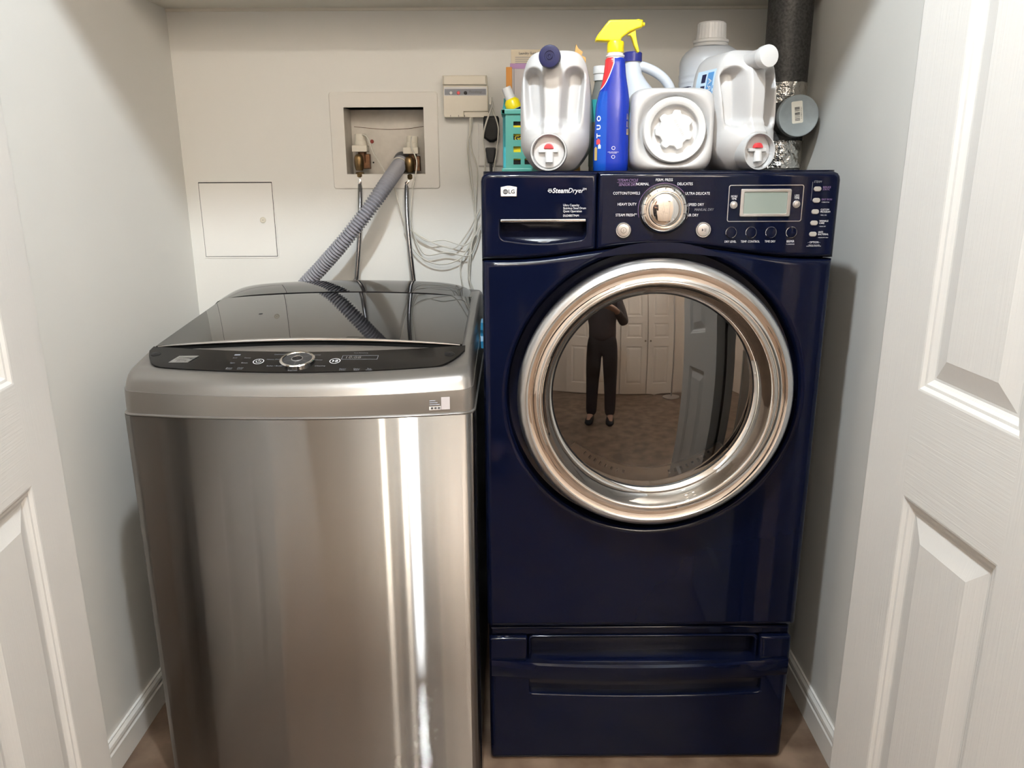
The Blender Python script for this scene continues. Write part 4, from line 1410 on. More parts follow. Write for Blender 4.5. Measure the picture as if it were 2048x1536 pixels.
# ================================================================== VENT PIPE
def build_pipe():
    cx, cy, r_ = .680, 2.066, .0535
    t = thing('vent_pipe', 'dark galvanised vent pipe in the back corner with a capped branch', 'pipe', (cx, cy, 0))
    revolve('pipe', [(.0005, .001), (r_, .001), (r_, CEIL - .001), (.0005, CEIL - .001)], (cx, cy, 0), (0, 0, 1), 'pipe', t, seg=48, cap=False)
    z = lambda px, py: at(px, py, cy - r_).z

    def band(z0, z1):
        rings = []
        rnd = random.Random(3)
        n = 40
        for k in range(7):
            zz = z0 + (z1 - z0) * k / 6
            rings.append([(cx + (r_ + .0012 + rnd.random() * .0016) * math.cos(2 * PI * i / n), cy + (r_ + .0012 + rnd.random() * .0016) * math.sin(2 * PI * i / n), zz + (rnd.random() - .5) * .002) for i in range(n)])
        loft('foil_tape_band', rings, 'foil', t, 25)
    band(z(1590, 205), z(1590, 163))
    band(z(1580, 336), z(1580, 281))
    c = at(1597.5, 231.5, 1.955)
    revolve('branch_collar', [(r_ + .003, 0), (r_ + .003, .07)], (cx, cy, c.z - .035), (0, 0, 1), 'pipe', t, seg=48, cap=False)
    revolve('branch', [(.046, 0), (.046, cy - 1.965), (.0005, cy - 1.965)], (c.x, cy, c.z), (0, -1, 0), 'pipe', t, seg=48, cap=False)
    cp = revolve('end_cap', [(.0478, 0), (.0484, .002), (.0484, .018), (.0472, .0205), (.0450, .0208), (.0430, .0198), (.0005, .0198)], (c.x, 1.9755, c.z), (0, -1, 0), 'galv', t, seg=56, cap=False)
    an = R(7)
    ex = Vector((math.cos(an), 0, math.sin(an))); ez = Vector((-math.sin(an), 0, math.cos(an)))
    s0 = Vector((c.x - .004, 1.9555, c.z + .008))
    Q = lambda u, v, e=0: tuple(s0 + ex * u + ez * v + Vector((0, -e, 0)))
    st = mesh_obj('barcode_sticker', [Q(x, zz) for x, zz in rrect(-.0132, .0132, -.0250, .0250, .003, 3)] , [tuple(range(16))], 'offwhite', cp, recalc=False)
    z_ = -.019
    rnd = random.Random(5)
    while z_ < .012:
        h_ = rnd.choice((.0006, .0009, .0015, .0020))
        mesh_obj('barcode_bar', [Q(-.006, z_, .0002), Q(.006, z_, .0002), Q(.006, z_ + h_, .0002), Q(-.006, z_ + h_, .0002)], [(0, 1, 2, 3)], 'printdark', st, recalc=False)
        z_ += h_ + rnd.choice((.0007, .0011, .0016))
    text('barcode_digits', '0 39899 07221', 0, 0, .0048, 'printdark', st, fn=lambda a, b: Q(.0095 - b, a * .95 - .002, .0002))


build_pipe()

# ================================================================== THINGS ON THE DRYER
TOP = ZT + .0006


def jug(loc, rz, cap_m, label, plain, LEN=.20):
    t = thing('detergent_jug', label, 'jug', loc, rz, 'white detergent jugs with taps on the dryer', world=False)
    zc, hz, hx = .1145, .1145, .0695
    N = 132

    def outline(k):
        out = []
        for i in range(N):
            a = 2 * PI * i / N
            c, s = math.cos(a), math.sin(a)
            e = 2 / 4.2
            x = hx * math.copysign(abs(c) ** e, c)
            z = zc + hz * math.copysign(abs(s) ** e, s)
            x *= 1 - .20 * sstep(.055, 0, z) - .07 * sstep(.12, .229, z)
            out.append((x * k, zc + (z - zc) * k))
        return out

    def depth(x, z, rho):
        y = .034 * rho ** 5 + .010 * rho ** 2
        for cx_, hw in ((-.0385, .0200), (.0345, .0205)):
            d = sdrr(x - cx_ - (.004 * (1 if cx_ > 0 else -1)) * sstep(.10, .18, z), z - .140, hw, .056, .0195)
            y += .038 * sstep(.002, -.011, d)
        # handle bar stands proud between the dimples
        y -= .010 * sstep(.022, .012, abs(x + .003)) * sstep(.06, .085, z) * sstep(.215, .19, z)
        # rounded bulge that carries the tap
        r_ = math.hypot((x + .006) / 1.15, z - .040)
        y -= .022 * sstep(.064, .030, r_)
        y += .010 * sstep(.010, .0, abs(z - .083)) * sstep(.07, .05, abs(x)) * .5
        return y
    rings = []
    ks = [0.005] + [.022 * i for i in range(1, 42)] + [.94, .955, .97, .985, 1.0]
    for k in ks:
        rings.append([(x, depth(x, z, k), z) for x, z in outline(k)])
    for y in (.06, .08, .10, LEN - .02):
        rings.append([(x, y, z) for x, z in outline(1)])
    for k, y in ((.97, LEN - .008), (.9, LEN - .001), (.7, LEN), (.1, LEN)):
        rings.append([(x, y, z) for x, z in outline(k)])
    loft('body', rings, 'whitejug', t, 80)
    # filler neck and cap at the top front
    nx, nz = -.006, .2085
    ax = (0, -1, .05)
    revolve('neck', [(.0175, -.05), (.0175, .018), (.0190, .019), (.0190, .022)], (nx, .0, nz - .002), ax, 'whitejug', t, seg=36)
    cp = revolve('cap', [(.0196, .020), (.0204, .022), (.0204, .036), (.0196, .0385), (.0170, .0390)] + ([(.0005, .0392)] if plain else [(.0095, .0390), (.0090, .0375), (.0060, .0375), (.0055, .0395), (.0030, .0395), (.0025, .0380), (.0005, .0380)]), (nx, 0, nz - .002), ax, cap_m, t, seg=40)
    # tap: clear cup with a red push button
    tx, tz = -.007, .0375
    TY = -.0215
    revolve('tap_cup', [(.0350, .026), (.0352, -.006), (.0345, -.0105), (.0325, -.0105), (.0318, -.006), (.0310, .010)], (tx, TY, tz), (0, 1, 0), 'clear', t, seg=44, cap=False)
    revolve('tap_face', [(.0312, .004), (.0290, .0012), (.0005, .0002)], (tx, TY, tz), (0, 1, 0), 'whitejug', t, seg=40, cap=False)
    half = [(tx + .0092 * math.cos(PI * i / 14), tz + .0062 + .0098 * math.sin(PI * i / 14)) for i in range(15)]
    plate('tap_button', half, [], TY - .0085, TY + .002, 'red', t, bev=.0015, seg=2)
    plate('tap_lever', rrect(tx - .0195, tx + .0180, tz - .0005, tz + .0055, .001, 2), [], TY - .0060, TY + .002, 'white', t, bev=.001, seg=2)
    revolve('tap_nozzle', [(.0082, 0), (.0082, .020), (.0066, .0205), (.0062, .016), (.0005, .016)], (tx + .001, TY - .002, tz + .0005), (0, -.12, -1), 'white', t, seg=22)
    return t


def build_jugs():
    a = at(1107, 341, 1.575)
    jug((a.x, 1.590, TOP), R(-7), 'navycap', 'white detergent jug with a round navy cap and a tap', False)
    t = jug((.4760, 1.600, TOP), R(17), 'white', 'white detergent jug with a white cap and a tap, nearest the pipe', True, .145)
    # printed label on the visible left flank of the right jug
    def fl(u, v, e=.0006):
        z = v
        k = 1 - .20 * sstep(.055, 0, z) - .07 * sstep(.12, .229, z)
        s = min(.999, abs(z - .1145) / .1145)
        c = (1 - s ** 4.2) ** (1 / 4.2)
        return (-.0695 * k * c - e, u, z)
    def patch(name, u0, u1, v0, v1, m_, par, e=.0006, sk=0.0):
        n = 8
        V = []
        for j in range(n + 1):
            v = v0 + (v1 - v0) * j / n
            V += [fl(u0 + sk * (v - v0), v, e), fl(u1 + sk * (v - v0), v, e)]
        return mesh_obj(name, V, [(2 * j, 2 * j + 1, 2 * j + 3, 2 * j + 2) for j in range(n)], m_, par, 60, recalc=False)
    M['labelblue'] = mat('label_blue', (0.08, 0.26, 0.55), 0.35)
    M['labelpale'] = mat('label_pale_blue', (0.50, 0.66, 0.80), 0.35)
    lb = patch('label', .050, .120, .060, .195, 'labelpale', t)
    patch('label_block', .056, .078, .110, .190, 'labelblue', lb, .0009)
    patch('label_block', .055, .066, .064, .100, 'labelblue', lb, .0009)
    for v in (.172, .150):
        patch('label_block', .084, .100, v, v + .016, 'navycap', lb, .0009)
    for k in range(8):
        patch('label_line', .0510, .0540, .085 + k * .0105, .0905 + k * .0105, 'labelblue', lb, .0009)
    text('label_letters', 'ULTRA', 0, 0, .020, 'white', lb, fn=lambda a_, b_: fl(.067 - b_, .150 + a_ * .95, .0012))


build_jugs()


def build_square_jug():
    c = at(1347, 257, 1.58)
    hx, hz, L = .0815, .0785, .092
    t = thing('square_jug', 'square white jug lying with its big round screw lid facing front', 'jug', (c.x, 1.575, TOP), 0, world=False)
    N = 64

    def outl(k, e):
        out = []
        for i in range(N):
            a = 2 * PI * (i + .5) / N
            cc, s = math.cos(a), math.sin(a)
            p_ = 2 / e
            out.append((hx * math.copysign(abs(cc) ** p_, cc) * k, hz + hz * math.copysign(abs(s) ** p_, s) * k))
        return out
    rings = []
    for k, y, e in ((.70, .016, 2.0), (.775, .0155, 2.0), (.81, .010, 2.1), (.845, .0035, 2.5), (.87, .0012, 3.0), (.90, .0018, 3.6), (.935, .0045, 4.4), (.965, .010, 5.2), (.988, .019, 6.0), (1.0, .032, 6.5), (1.0, L - .025, 6.5), (.985, L - .010, 6), (.94, L, 5.5), (.2, L, 5)):
        rings.append([(x, y, z) for x, z in outl(k, e)])
    loft('body', rings, 'whitejug', t, 70)
    lid = revolve('lid', [(.060, .020), (.0612, .006), (.0608, -.002), (.0590, -.0046), (.0480, -.0046), (.0462, -.003), (.0450, .008), (.0420, .0098), (.0390, .0100), (.0005, .0100)], (.001, 0, hz - .001), (0, 1, 0), 'white', t, seg=72, cap=False, smooth=45)
    lobes = []
    n = 98
    for i in range(n):
        a = 2 * PI * i / n
        lobes.append((.001 + (.0335 + .0036 * math.tanh(3.2 * math.cos(7 * a + 2.4))) * math.cos(a), hz - .001 + (.0335 + .0036 * math.tanh(3.2 * math.cos(7 * a + 2.4))) * math.sin(a)))
    kb = plate('lid_knob', lobes, [], -.0012, .0102, 'white', lid, bev=.0016, seg=3, back=False)
    M['faintprint'] = mat('faint_grey_print', (0.42, 0.42, 0.43), 0.5)
    M['emboss'] = mat('embossed_white', (0.72, 0.72, 0.72), 0.4)
    ar = R(-58)
    def rt(a, b, ox=.014, oz=.010):
        return (.001 + ox + a * math.cos(ar) - b * math.sin(ar), -.0014, hz + oz + a * math.sin(ar) + b * math.cos(ar))
    text('lid_print', '02 61 10131', 0, 0, .0068, 'faintprint', kb, fn=lambda a, b: rt(a, b - .002, .010, .004))
    def ringtext(s, a0, da, name):
        for k, ch in enumerate(s):
            if ch == ' ':
                continue
            aa = R(a0 - da * k)
            rr = .0535
            text(name, ch, 0, 0, .0062, 'emboss', lid, fn=lambda p_, q: (.001 + (rr + q) * math.cos(aa) + p_ * math.sin(aa), -.0049, hz - .001 + (rr + q) * math.sin(aa) - p_ * math.cos(aa)))
    ringtext('TO CLOSE PUSH DOWN AND TURN', 150, 5.0, 'lid_emboss')
    ringtext('TO OPEN SQUEEZE AND TURN', -20, 5.0, 'lid_emboss')
    # small blue label on the left edge
    pts = [(-.0790, .024, .1120), (-.0805, .032, .1120), (-.0805, .032, .0820), (-.0790, .024, .0820)]
    mesh_obj('edge_label', [(x - .0016, y, z) for x, y, z in pts], [(0, 1, 2, 3)], 'labelpale', t, recalc=False)


build_square_jug()


def blue_bottle_material():
    m = mat('spray_bottle_label', (0.012, 0.045, 0.50), 0.2, spec=.35)
    nt = m.node_tree
    b = nt.nodes['Principled BSDF']
    tc = nt.nodes.new('ShaderNodeTexCoord')
    sp = nt.nodes.new('ShaderNodeSeparateXYZ')
    nt.links.new(tc.outputs['Object'], sp.inputs[0])

    def math_(op, a, b_=None):
        n = nt.nodes.new('ShaderNodeMath'); n.operation = op
        for k, v in enumerate((a, b_)):
            if v is None:
                continue
            if hasattr(v, 'is_linked'):
                nt.links.new(v, n.inputs[k])
            else:
                n.inputs[k].default_value = v
        return n.outputs[0]
    x, z = sp.outputs['X'], sp.outputs['Z']
    # red flash: above a curve that climbs to the right, left of the shoulder
    zz = math_('SUBTRACT', z, .150)
    curve = math_('MULTIPLY', math_('POWER', math_('MAXIMUM', math_('SUBTRACT', zz, 0.0), .0001), .5), .14)
    lim = math_('SUBTRACT', curve, .0330)
    lim = math_('MINIMUM', lim, -.0015)
    red = math_('MULTIPLY', math_('LESS_THAN', x, lim), math_('GREATER_THAN', z, .150))
    wht = math_('MULTIPLY', math_('LESS_THAN', x, math_('ADD', lim, .0016)), math_('GREATER_THAN', z, .149))
    low = math_('MULTIPLY', math_('LESS_THAN', x, -.012), math_('LESS_THAN', z, .150))
    cur = None

    def mixc(fac, a, bcol):
        n = nt.nodes.new('ShaderNodeMix'); n.data_type = 'RGBA'
        nt.links.new(fac, n.inputs['Factor'])
        if isinstance(a, tuple):
            n.inputs['A'].default_value = a
        else:
            nt.links.new(a, n.inputs['A'])
        n.inputs['B'].default_value = bcol
        return n.outputs['Result']
    c = mixc(low, (0.004, 0.022, 0.28, 1), (0.004, 0.055, 0.36, 1))
    c = mixc(wht, c, (0.75, 0.75, 0.78, 1))
    c = mixc(red, c, (0.62, 0.03, 0.035, 1))
    nt.links.new(c, b.inputs['Base Color'])
    return m


def build_spray():
    M['spray'] = blue_bottle_material()
    Y = 1.606
    c = at(1220.5, 340, Y)
    t = thing('spray_bottle', 'blue spray bottle with a yellow trigger head', 'spray bottle', (c.x, Y, TOP), 0, world=False)
    k = 1 / 1022.0
    prof = [(0, .0325, .021), (.003, .0345, .0235), (.020, .0348, .024), (.060, .0338, .0235), (.100, .0325, .0230), (.122, .0325, .0225), (.138, .0308, .0215), (.154, .0272, .0205), (.168, .0238, .0192), (.184, .0212, .0183), (.200, .0196, .0178), (.208, .0190, .0174), (.211, .0165, .0155)]
    rings = []
    n = 48
    sk = lambda z: .0035 * sstep(.10, .17, z)
    for z, a, b in prof:
        rings.append([(sk(z) + a * math.copysign(abs(math.cos(2 * PI * i / n)) ** .75, math.cos(2 * PI * i / n)), b * math.copysign(abs(math.sin(2 * PI * i / n)) ** .75, math.sin(2 * PI * i / n)), z) for i in range(n)])
    bt = loft('bottle', rings, 'spray', t, 60)
    x0 = .0035
    revolve('neck_collar', [(.0165, .208), (.0165, .2125), (.0178, .2135), (.0178, .216), (.0155, .217), (.0155, .222)], (x0, 0, 0), (0, 0, 1), 'white', t, seg=32)
    revolve('screw_cap', [(.0160, .2205), (.0163, .2215), (.0160, .2385), (.0150, .2405)], (x0, 0, 0), (0, 0, 1), 'yellow', t, seg=32)
    ox, oz = 797, 505
    S = lambda pts: [(x0 + (x - ox) / 10.24 * k, .2395 + (oz - y) / 10.24 * k) for x, y in pts]
    head = S([(390, 488), (396, 430), (440, 360), (560, 210), (640, 120), (670, 105), (1190, 100), (1205, 92), (1235, 90), (1245, 98), (1318, 110), (1308, 243), (1240, 262), (1165, 285), (1060, 330), (960, 400), (905, 440), (880, 510), (690, 510), (640, 500)])
    hd = plate('trigger_head', head, [], -.0105, .0105, 'yellow', t, bev=.003, seg=3)
    tr = S([(1100, 320), (1185, 285), (1198, 400), (1225, 520), (1272, 685), (1255, 702), (1225, 695), (1165, 580), (1110, 430), (1080, 390), (1010, 385)])
    plate('trigger', tr, [], -.0060, .0060, 'yellow', hd, bev=.0015, seg=2)
    nz = S([(1318, 178)])[0]
    revolve('nozzle', [(.0055, -.003), (.0055, 0), (.0038, .0005), (.0034, .0045), (.0005, .0048)], (nz[0], 0, nz[1]), (1, 0, 0), 'yellow', hd, seg=18)
    # graphics on the left of the front
    def sf(x, z, e=.0007):
        for (za, a0, b0), (zb_, a1, b1) in zip(prof, prof[1:]):
            if z <= zb_:
                f_ = (z - za) / (zb_ - za)
                a, b = a0 + (a1 - a0) * f_, b0 + (b1 - b0) * f_
                break
        u = max(-.995, min(.995, (x - sk(z)) / a))
        s = (1 - abs(u) ** (1 / .375)) ** .375
        return (x - e * .6 * (u < 0), -b * s - e, z)
    for s, z in (('O', .100), ('U', .084), ('T', .068)):
        text('brand_letters', s, 0, 0, .017, 'print', bt, bold=.0005, fn=lambda a, b, zz=z: sf(-.0262 - b * .55, zz + a * .8))
    M['tan'] = mat('tan_print', (0.45, 0.34, 0.12), .4)
    for (xa, xb, za, zb_, m_) in ((-.0330, -.0285, .022, .045, 'tan'), (-.0300, -.0235, .052, .060, 'red'), (-.0270, -.0220, .044, .050, 'labelpale')):
        mesh_obj('label_patch', [sf(xa, za), sf(xb, za), sf(xb, zb_), sf((xa + xb) / 2, zb_ + .003), sf(xa, zb_)], [(0, 1, 2, 3, 4)], m_, bt, recalc=False)
    for z in (.045, .0285):
        V, Fc = [], []
        for i in range(20):
            a = 2 * PI * i / 20
            for r_ in (.0034, .0026):
                V.append(sf(.0022 + r_ * math.cos(a), z + r_ * math.sin(a)))
        mesh_obj('round_mark', V, [(2 * i, 2 * ((i + 1) % 20), 2 * ((i + 1) % 20) + 1, 2 * i + 1) for i in range(20)], 'print', bt, recalc=False)
    text('fine_print', 'KEEP OUT OF REACH\nOF CHILDREN', 0, 0, .0022, 'print', bt, fn=lambda a, b: sf(.002 + a, .0365 + b))
    for k2, z in enumerate((.098, .084, .070)):
        mesh_obj('label_patch', [sf(.0275, z), sf(.0318, z), sf(.0318, z + .011), sf(.0275, z + .011)], [(0, 1, 2, 3)], 'tan', bt, recalc=False)


build_spray()


def build_bleach():
    Y = 1.80
    t = thing('bleach_bottle', 'pale bottle with a blue cap and side handle behind the spray bottle', 'bottle', (.285, Y, TOP))
    cap0 = at(1265, 105, Y); cb = at(1265, 124, Y); el = at(1246, 110, Y); er = at(1284, 110, Y)
    cx = (el.x + er.x) / 2
    cr = (er.x - el.x) / 2
    cz0, cz1 = cb.z, cap0.z
    n = 40
    prof = [(TOP, .295, .050, .034), (TOP + .004, .295, .055, .038), (TOP + .07, .295, .056, .039), (TOP + .115, .293, .054, .038), (TOP + .145, .287, .046, .034), (TOP + .170, .276, .034, .028), (TOP + .190, .267, .025, .023), (TOP + .205, .262, .0195, .0195), (cz0 - .008, cx + .001, .0178, .0178), (cz0 + .002, cx, .0176, .0176)]
    rings = [[(x + a * math.cos(2 * PI * i / n), Y + b * math.sin(2 * PI * i / n), z) for i in range(n)] for z, x, a, b in prof]
    loft('body', rings, 'whitecool', t, 70)
    revolve('cap', [(.0005, 0), (cr, 0), (cr, cz1 - cz0 - .002), (cr - .002, cz1 - cz0), (.0005, cz1 - cz0)], (cx, Y, cz0), (0, 0, 1), 'bluecap', t, seg=36, cap=False)
    h = [at(1272, 132, Y), at(1288, 134, Y), at(1312, 145, Y), at(1330, 160, Y), at(1341, 180, Y), at(1342, 205, Y), at(1325, 225, Y)]
    tube('handle', h, .0105, 'whitecool', t, seg=14, n=6)


build_bleach()


def build_softener():
    Y = 1.905
    c = at(1424, 46, Y)
    t = thing('softener_bottle', 'large white bottle with a ribbed white cap behind the jugs', 'bottle', (c.x, Y, TOP))
    zc0, zc1 = at(1424, 80, Y).z, c.z
    zk = at(1424, 95, Y).z
    rc = (at(1452, 60, Y).x - at(1395, 60, Y).x) / 2
    n = 96
    rings = []
    for z, r_ in ((zc0, rc * 1.02), (zc1 - .003, rc * .97), (zc1, rc * .90), (zc1 + .0001, rc * .5), (zc1 + .0001, .001)):
        rings.append([(c.x + r_ * (1 + (.018 if (i // 2) % 2 and z < zc1 - .001 else 0)) * math.cos(2 * PI * i / n), Y + r_ * (1 + (.018 if (i // 2) % 2 and z < zc1 - .001 else 0)) * math.sin(2 * PI * i / n), z) for i in range(n)])
    loft('cap', rings, 'white', t, 30)
    revolve('collar', [(rc * 1.0, 0), (rc * 1.16, .001), (rc * 1.19, .006), (rc * 1.12, .0075), (rc * 1.22, .009), (rc * 1.22, .014), (rc * 1.05, zc0 - zk)], (c.x, Y, zk), (0, 0, 1), 'white', t, seg=48)
    rx = .0725
    rings = []
    n = 60
    zt = zk + .003
    prof = [(TOP, .92), (TOP + .005, .98)]
    z = TOP + .03
    while z < TOP + .165:
        prof.append((z, 1.0)); z += .03
    zr = zt - .100
    for k in range(4):
        prof += [(zr + k * .0135, 1.0), (zr + k * .0135 + .0045, 1.012), (zr + k * .0135 + .009, .985)]
    prof += [(zt - .043, 1.0), (zt - .034, .985), (zt - .024, .93), (zt - .014, .82), (zt - .006, .68), (zt, .52)]
    prof.sort()
    for z, k in prof:
        rings.append([(c.x + .004 + rx * k * math.cos(2 * PI * i / n), Y + .054 * k * math.sin(2 * PI * i / n), z + .010 * math.cos(2 * PI * i / n) * (1 if zr - .002 < z < zt - .046 else 0)) for i in range(n)])
    bd = loft('body', rings, 'whitecool', t, 60)
    M['pink'] = mat('pink_print', (0.75, 0.10, 0.30), .4)

    def sf(px, py):
        q = at(px, py, Y - .056)
        u = max(-.98, min(.98, (q.x - c.x - .004) / (rx * 1.01)))
        return (q.x, Y - .0556 * math.sqrt(1 - u * u) - .0012, q.z)
    mesh_obj('pink_swoosh', [sf(*q) for q in ((1391, 172), (1393, 166), (1400, 161), (1412, 157), (1416, 160), (1411, 166), (1402, 170))], [tuple(range(7))], 'pink', bd, recalc=False)
    mesh_obj('dark_band', [sf(*q) for q in ((1360, 173), (1380, 171), (1412, 172), (1412, 178), (1360, 178))], [tuple(range(5))], 'navycap', bd, recalc=False)


build_softener()


def build_clear_bottle():
    Y = 1.80
    M['clearbottle'] = mat('clear_grey_bottle', (0.30, 0.31, 0.29), .12, trans=.5, ior=1.4)
    M['teal'] = mat('teal_label', (0.03, 0.28, 0.30), .4)
    M['greenfluid'] = mat('dark_green_label', (0.05, 0.08, 0.05), .4)
    c = at(1203, 133, Y)
    cx = c.x
    t = thing('clear_bottle', 'clear bottle with a white flip cap and teal label behind the spray bottle', 'bottle', (cx, Y, TOP))
    z0 = at(1203, 162, Y).z
    revolve('cap', [(.0005, 0), (.0165, 0), (.0165, .013), (.0180, .014), (.0185, .024), (.0170, c.z - z0), (.0005, c.z - z0)], (cx, Y, z0), (0, 0, 1), 'white', t, seg=32, cap=False)
    n = 32
    prof = [(TOP, .0215, .018), (TOP + .003, .0235, .020), (z0 - .075, .0240, .0200), (z0 - .045, .0225, .019), (z0 - .022, .0180, .0165), (z0 - .006, .0145, .0145), (z0 + .001, .0140, .0140)]
    bd = loft('body', [[(cx + a * math.cos(2 * PI * i / n), Y + b * math.sin(2 * PI * i / n), z) for i in range(n)] for z, a, b in prof], 'clearbottle', t, 60)
    for z0_, z1_, m_ in ((at(1180, 245, Y).z, at(1180, 200, Y).z, 'teal'), (TOP + .012, at(1180, 275, Y).z, 'greenfluid')):
        loft('label', [[(cx + .0244 * math.cos(2 * PI * i / n), Y + .0206 * math.sin(2 * PI * i / n), z) for i in range(n)] for z in (z0_, z1_)], m_, bd, 60, cap0=False, cap1=False)


build_clear_bottle()


def build_basket():
    Y0, Y1 = 1.885, 1.985
    tl = at(1003, 218, Y0)
    xl = at(1011, 240, Y0).x
    xr = xl + .105
    zt = tl.z
    t = thing('aqua_basket', 'translucent aqua plastic basket on the dryer beside the socket', 'basket', ((xl + xr) / 2, (Y0 + Y1) / 2, TOP))
    hs = []
    for k in range(3):
        for j in range(4):
            a = xl + .018 + k * .026
            z = TOP + .018 + j * .0275
            hs.append([(a, z), (a + .017, z), (a + .017, z + .013), (a, z + .013)])
    plate('front_wall', [(xl, TOP), (xr, TOP), (xr, zt), (xl, zt)], hs, Y0, Y0 + .003, 'aqua', t)
    box('side_wall', xl, xl + .003, Y0 + .003, Y1, TOP, zt, 'aqua', t)
    box('side_wall', xr - .003, xr, Y0 + .003, Y1, TOP, zt, 'aqua', t)
    box('back_wall', xl, xr, Y1, Y1 + .003, TOP, zt, 'aqua', t)
    box('bottom', xl, xr, Y0, Y1, TOP, TOP + .003, 'aqua', t)
    box('rim', xl - .010, xr + .004, Y0 - .004, Y0 + .004, zt - .012, zt, 'aqua', t, bev=.002)
    box('rim', xl - .010, xl, Y0 - .004, Y1 + .003, zt - .012, zt, 'aqua', t, bev=.002)
    box('foot_flange', xl - .009, xr + .005, Y0 - .010, Y0 + .002, TOP, TOP + .010, 'aqua', t, bev=.002)
    # yellow carton standing in the basket
    yb = thing('yellow_carton', 'yellow and black carton seen through the slots of the aqua basket', 'carton', (xl + .055, Y0 + .018, TOP + .003))
    bxo = box('carton', xl + .012, xr - .010, Y0 + .007, Y0 + .030, TOP + .003, zt - .012, 'yellow', yb, bev=.001)
    for z, h_ in ((TOP + .105, .014), (TOP + .070, .012), (TOP + .018, .010)):
        box('black_print', xl + .016, xr - .014, Y0 + .0066, Y0 + .0072, z, z + h_, 'black', bxo)
    text('print', 'Go', xl + .030, TOP + .0765, .015, 'yellow', bxo, y=Y0 + .0063)
    # tube with a white cap leaning in the basket
    tc = at(1012, 175, Y0 + .045)
    d = Vector((.42, .05, -1)).normalized()
    tb = thing('glue_tube', 'yellow and blue squeeze tube with a white cap leaning in the aqua basket', 'tube', tuple(tc + d * .12))
    revolve('cap', [(.0005, 0), (.0105, 0), (.0112, .003), (.0118, .028), (.0005, .028)], tc, d, 'white', tb, seg=28, cap=False)
    revolve('shoulder', [(.0120, .027), (.0175, .034), (.0180, .050), (.0178, .051)], tc, d, 'yellow', tb, seg=28)
    revolve('tube_body', [(.0172, .050), (.0170, .075), (.0150, .115), (.0140, .125)], tc, d, 'labelpale', tb, seg=28)
    revolve('tube_band', [(.0174, .052), (.0173, .064)], tc, d, 'navycap', tb, seg=28, cap=False)
    # a small aqua bottle top just behind the tube
    c2 = at(1006, 200, Y0 + .085)
    bt = thing('cyan_bottle', 'small cyan bottle mostly hidden behind the squeeze tube', 'bottle', (c2.x + .010, Y0 + .085, TOP + .003))
    M['cyan'] = mat('cyan_plastic', (0.05, 0.42, 0.48), .3)
    revolve('body', [(.0005, 0), (.011, 0), (.011, c2.z - TOP - .02), (.0085, c2.z - TOP - .008), (.0085, c2.z - TOP), (.0005, c2.z - TOP)], (c2.x + .010, Y0 + .085, TOP + .003), (0, 0, 1), 'cyan', bt, seg=20, cap=False)
    # papers standing behind the basket
    Yp = 2.02
    for nm, lab, px0, px1, pyt, yy, m_, pr in (('booklet', 'cream printed booklet standing tallest behind the aqua basket', 1022, 1090, 99, Yp + .024, 'paper', True),
                                             ('folder', 'grey folder with a lilac top edge behind the aqua basket', 1020, 1100, 127, Yp + .012, 'greyfold', False),
                                             ('orange_card', 'narrow orange card leaning behind the aqua basket', 1012, 1024, 134, Yp, 'orange', False)):
        a = at(px0, pyt, yy); b = at(px1, pyt, yy)
        o = thing(nm, lab, nm.split('_')[-1], ((a.x + b.x) / 2, yy, TOP))
        sh = box('sheet', a.x, b.x, yy, yy + .005, TOP, a.z, m_, o, bev=.0008)
        if nm == 'folder':
            box('lilac_edge', a.x, b.x, yy - .0008, yy, a.z - .012, a.z, 'lilac', o)
            box('fold_line', a.x + .009, a.x + .0105, yy - .0005, yy, TOP, a.z - .012, 'printgrey', o)
        if pr:
            text('heading', 'Laundry Guide', (a.x + b.x) / 2, a.z - .009, .0075, 'printdark', sh, y=yy - .0006, bold=.0002)
            for k in range(4):
                box('text_line', a.x + .010, b.x - .012 - .004 * (k % 2), yy - .0005, yy, a.z - .0185 - k * .0045, a.z - .0172 - k * .0045, 'printgrey', sh)
    # torn gold foil wrapper poking up behind the navy capped jug
    Yg = 1.93
    G = lambda px, py, e=0: tuple(at(px, py, Yg) + Vector((0, e, 0)))
    o = thing('foil_wrapper', 'torn gold and brown wrapper poking up behind the navy capped jug', 'wrapper', (at(1160, 330, Yg).x, Yg, TOP))
    pts = [(1148, 345), (1149, 112), (1152, 88), (1157, 97), (1166, 104), (1163, 111), (1172, 115), (1160, 345)]
    V = [G(x, y) for x, y in pts] + [G(x, y, .012) for x, y in pts]
    V = [(x, y, max(z, TOP)) for x, y, z in V]
    n = len(pts)
    mesh_obj('wrapper', V, [tuple(range(n)), tuple(range(n, 2 * n))] + [(i, (i + 1) % n, n + (i + 1) % n, n + i) for i in range(n)], 'gold', o)


build_basket()


def build_blue_scrap():
    # blue plastic pushed into the slit between the two machines
    q = at(957, 668, 1.80)
    xm = (WX1 + X0) / 2
    t = thing('blue_wrap', 'bit of bright blue plastic wedged between washer and dryer', 'plastic wrap', (xm, 1.80, q.z - .03))
    rings = []
    rnd = random.Random(11)
    for k in range(8):
        z = q.z - .030 + .062 * k / 7
        w_ = .0079 - .0015 * abs(k - 3.5) / 3.5
        rings.append([(xm + w_ * s_, 1.78 + .04 * f_ + (rnd.random() - .5) * .008, z + (rnd.random() - .5) * .004) for s_, f_ in ((-1, 0), (-1, .5), (-1, 1), (1, 1), (1, .5), (1, 0))])
    loft('wrap', rings, 'cyanwrap', t, 20)


build_blue_scrap()


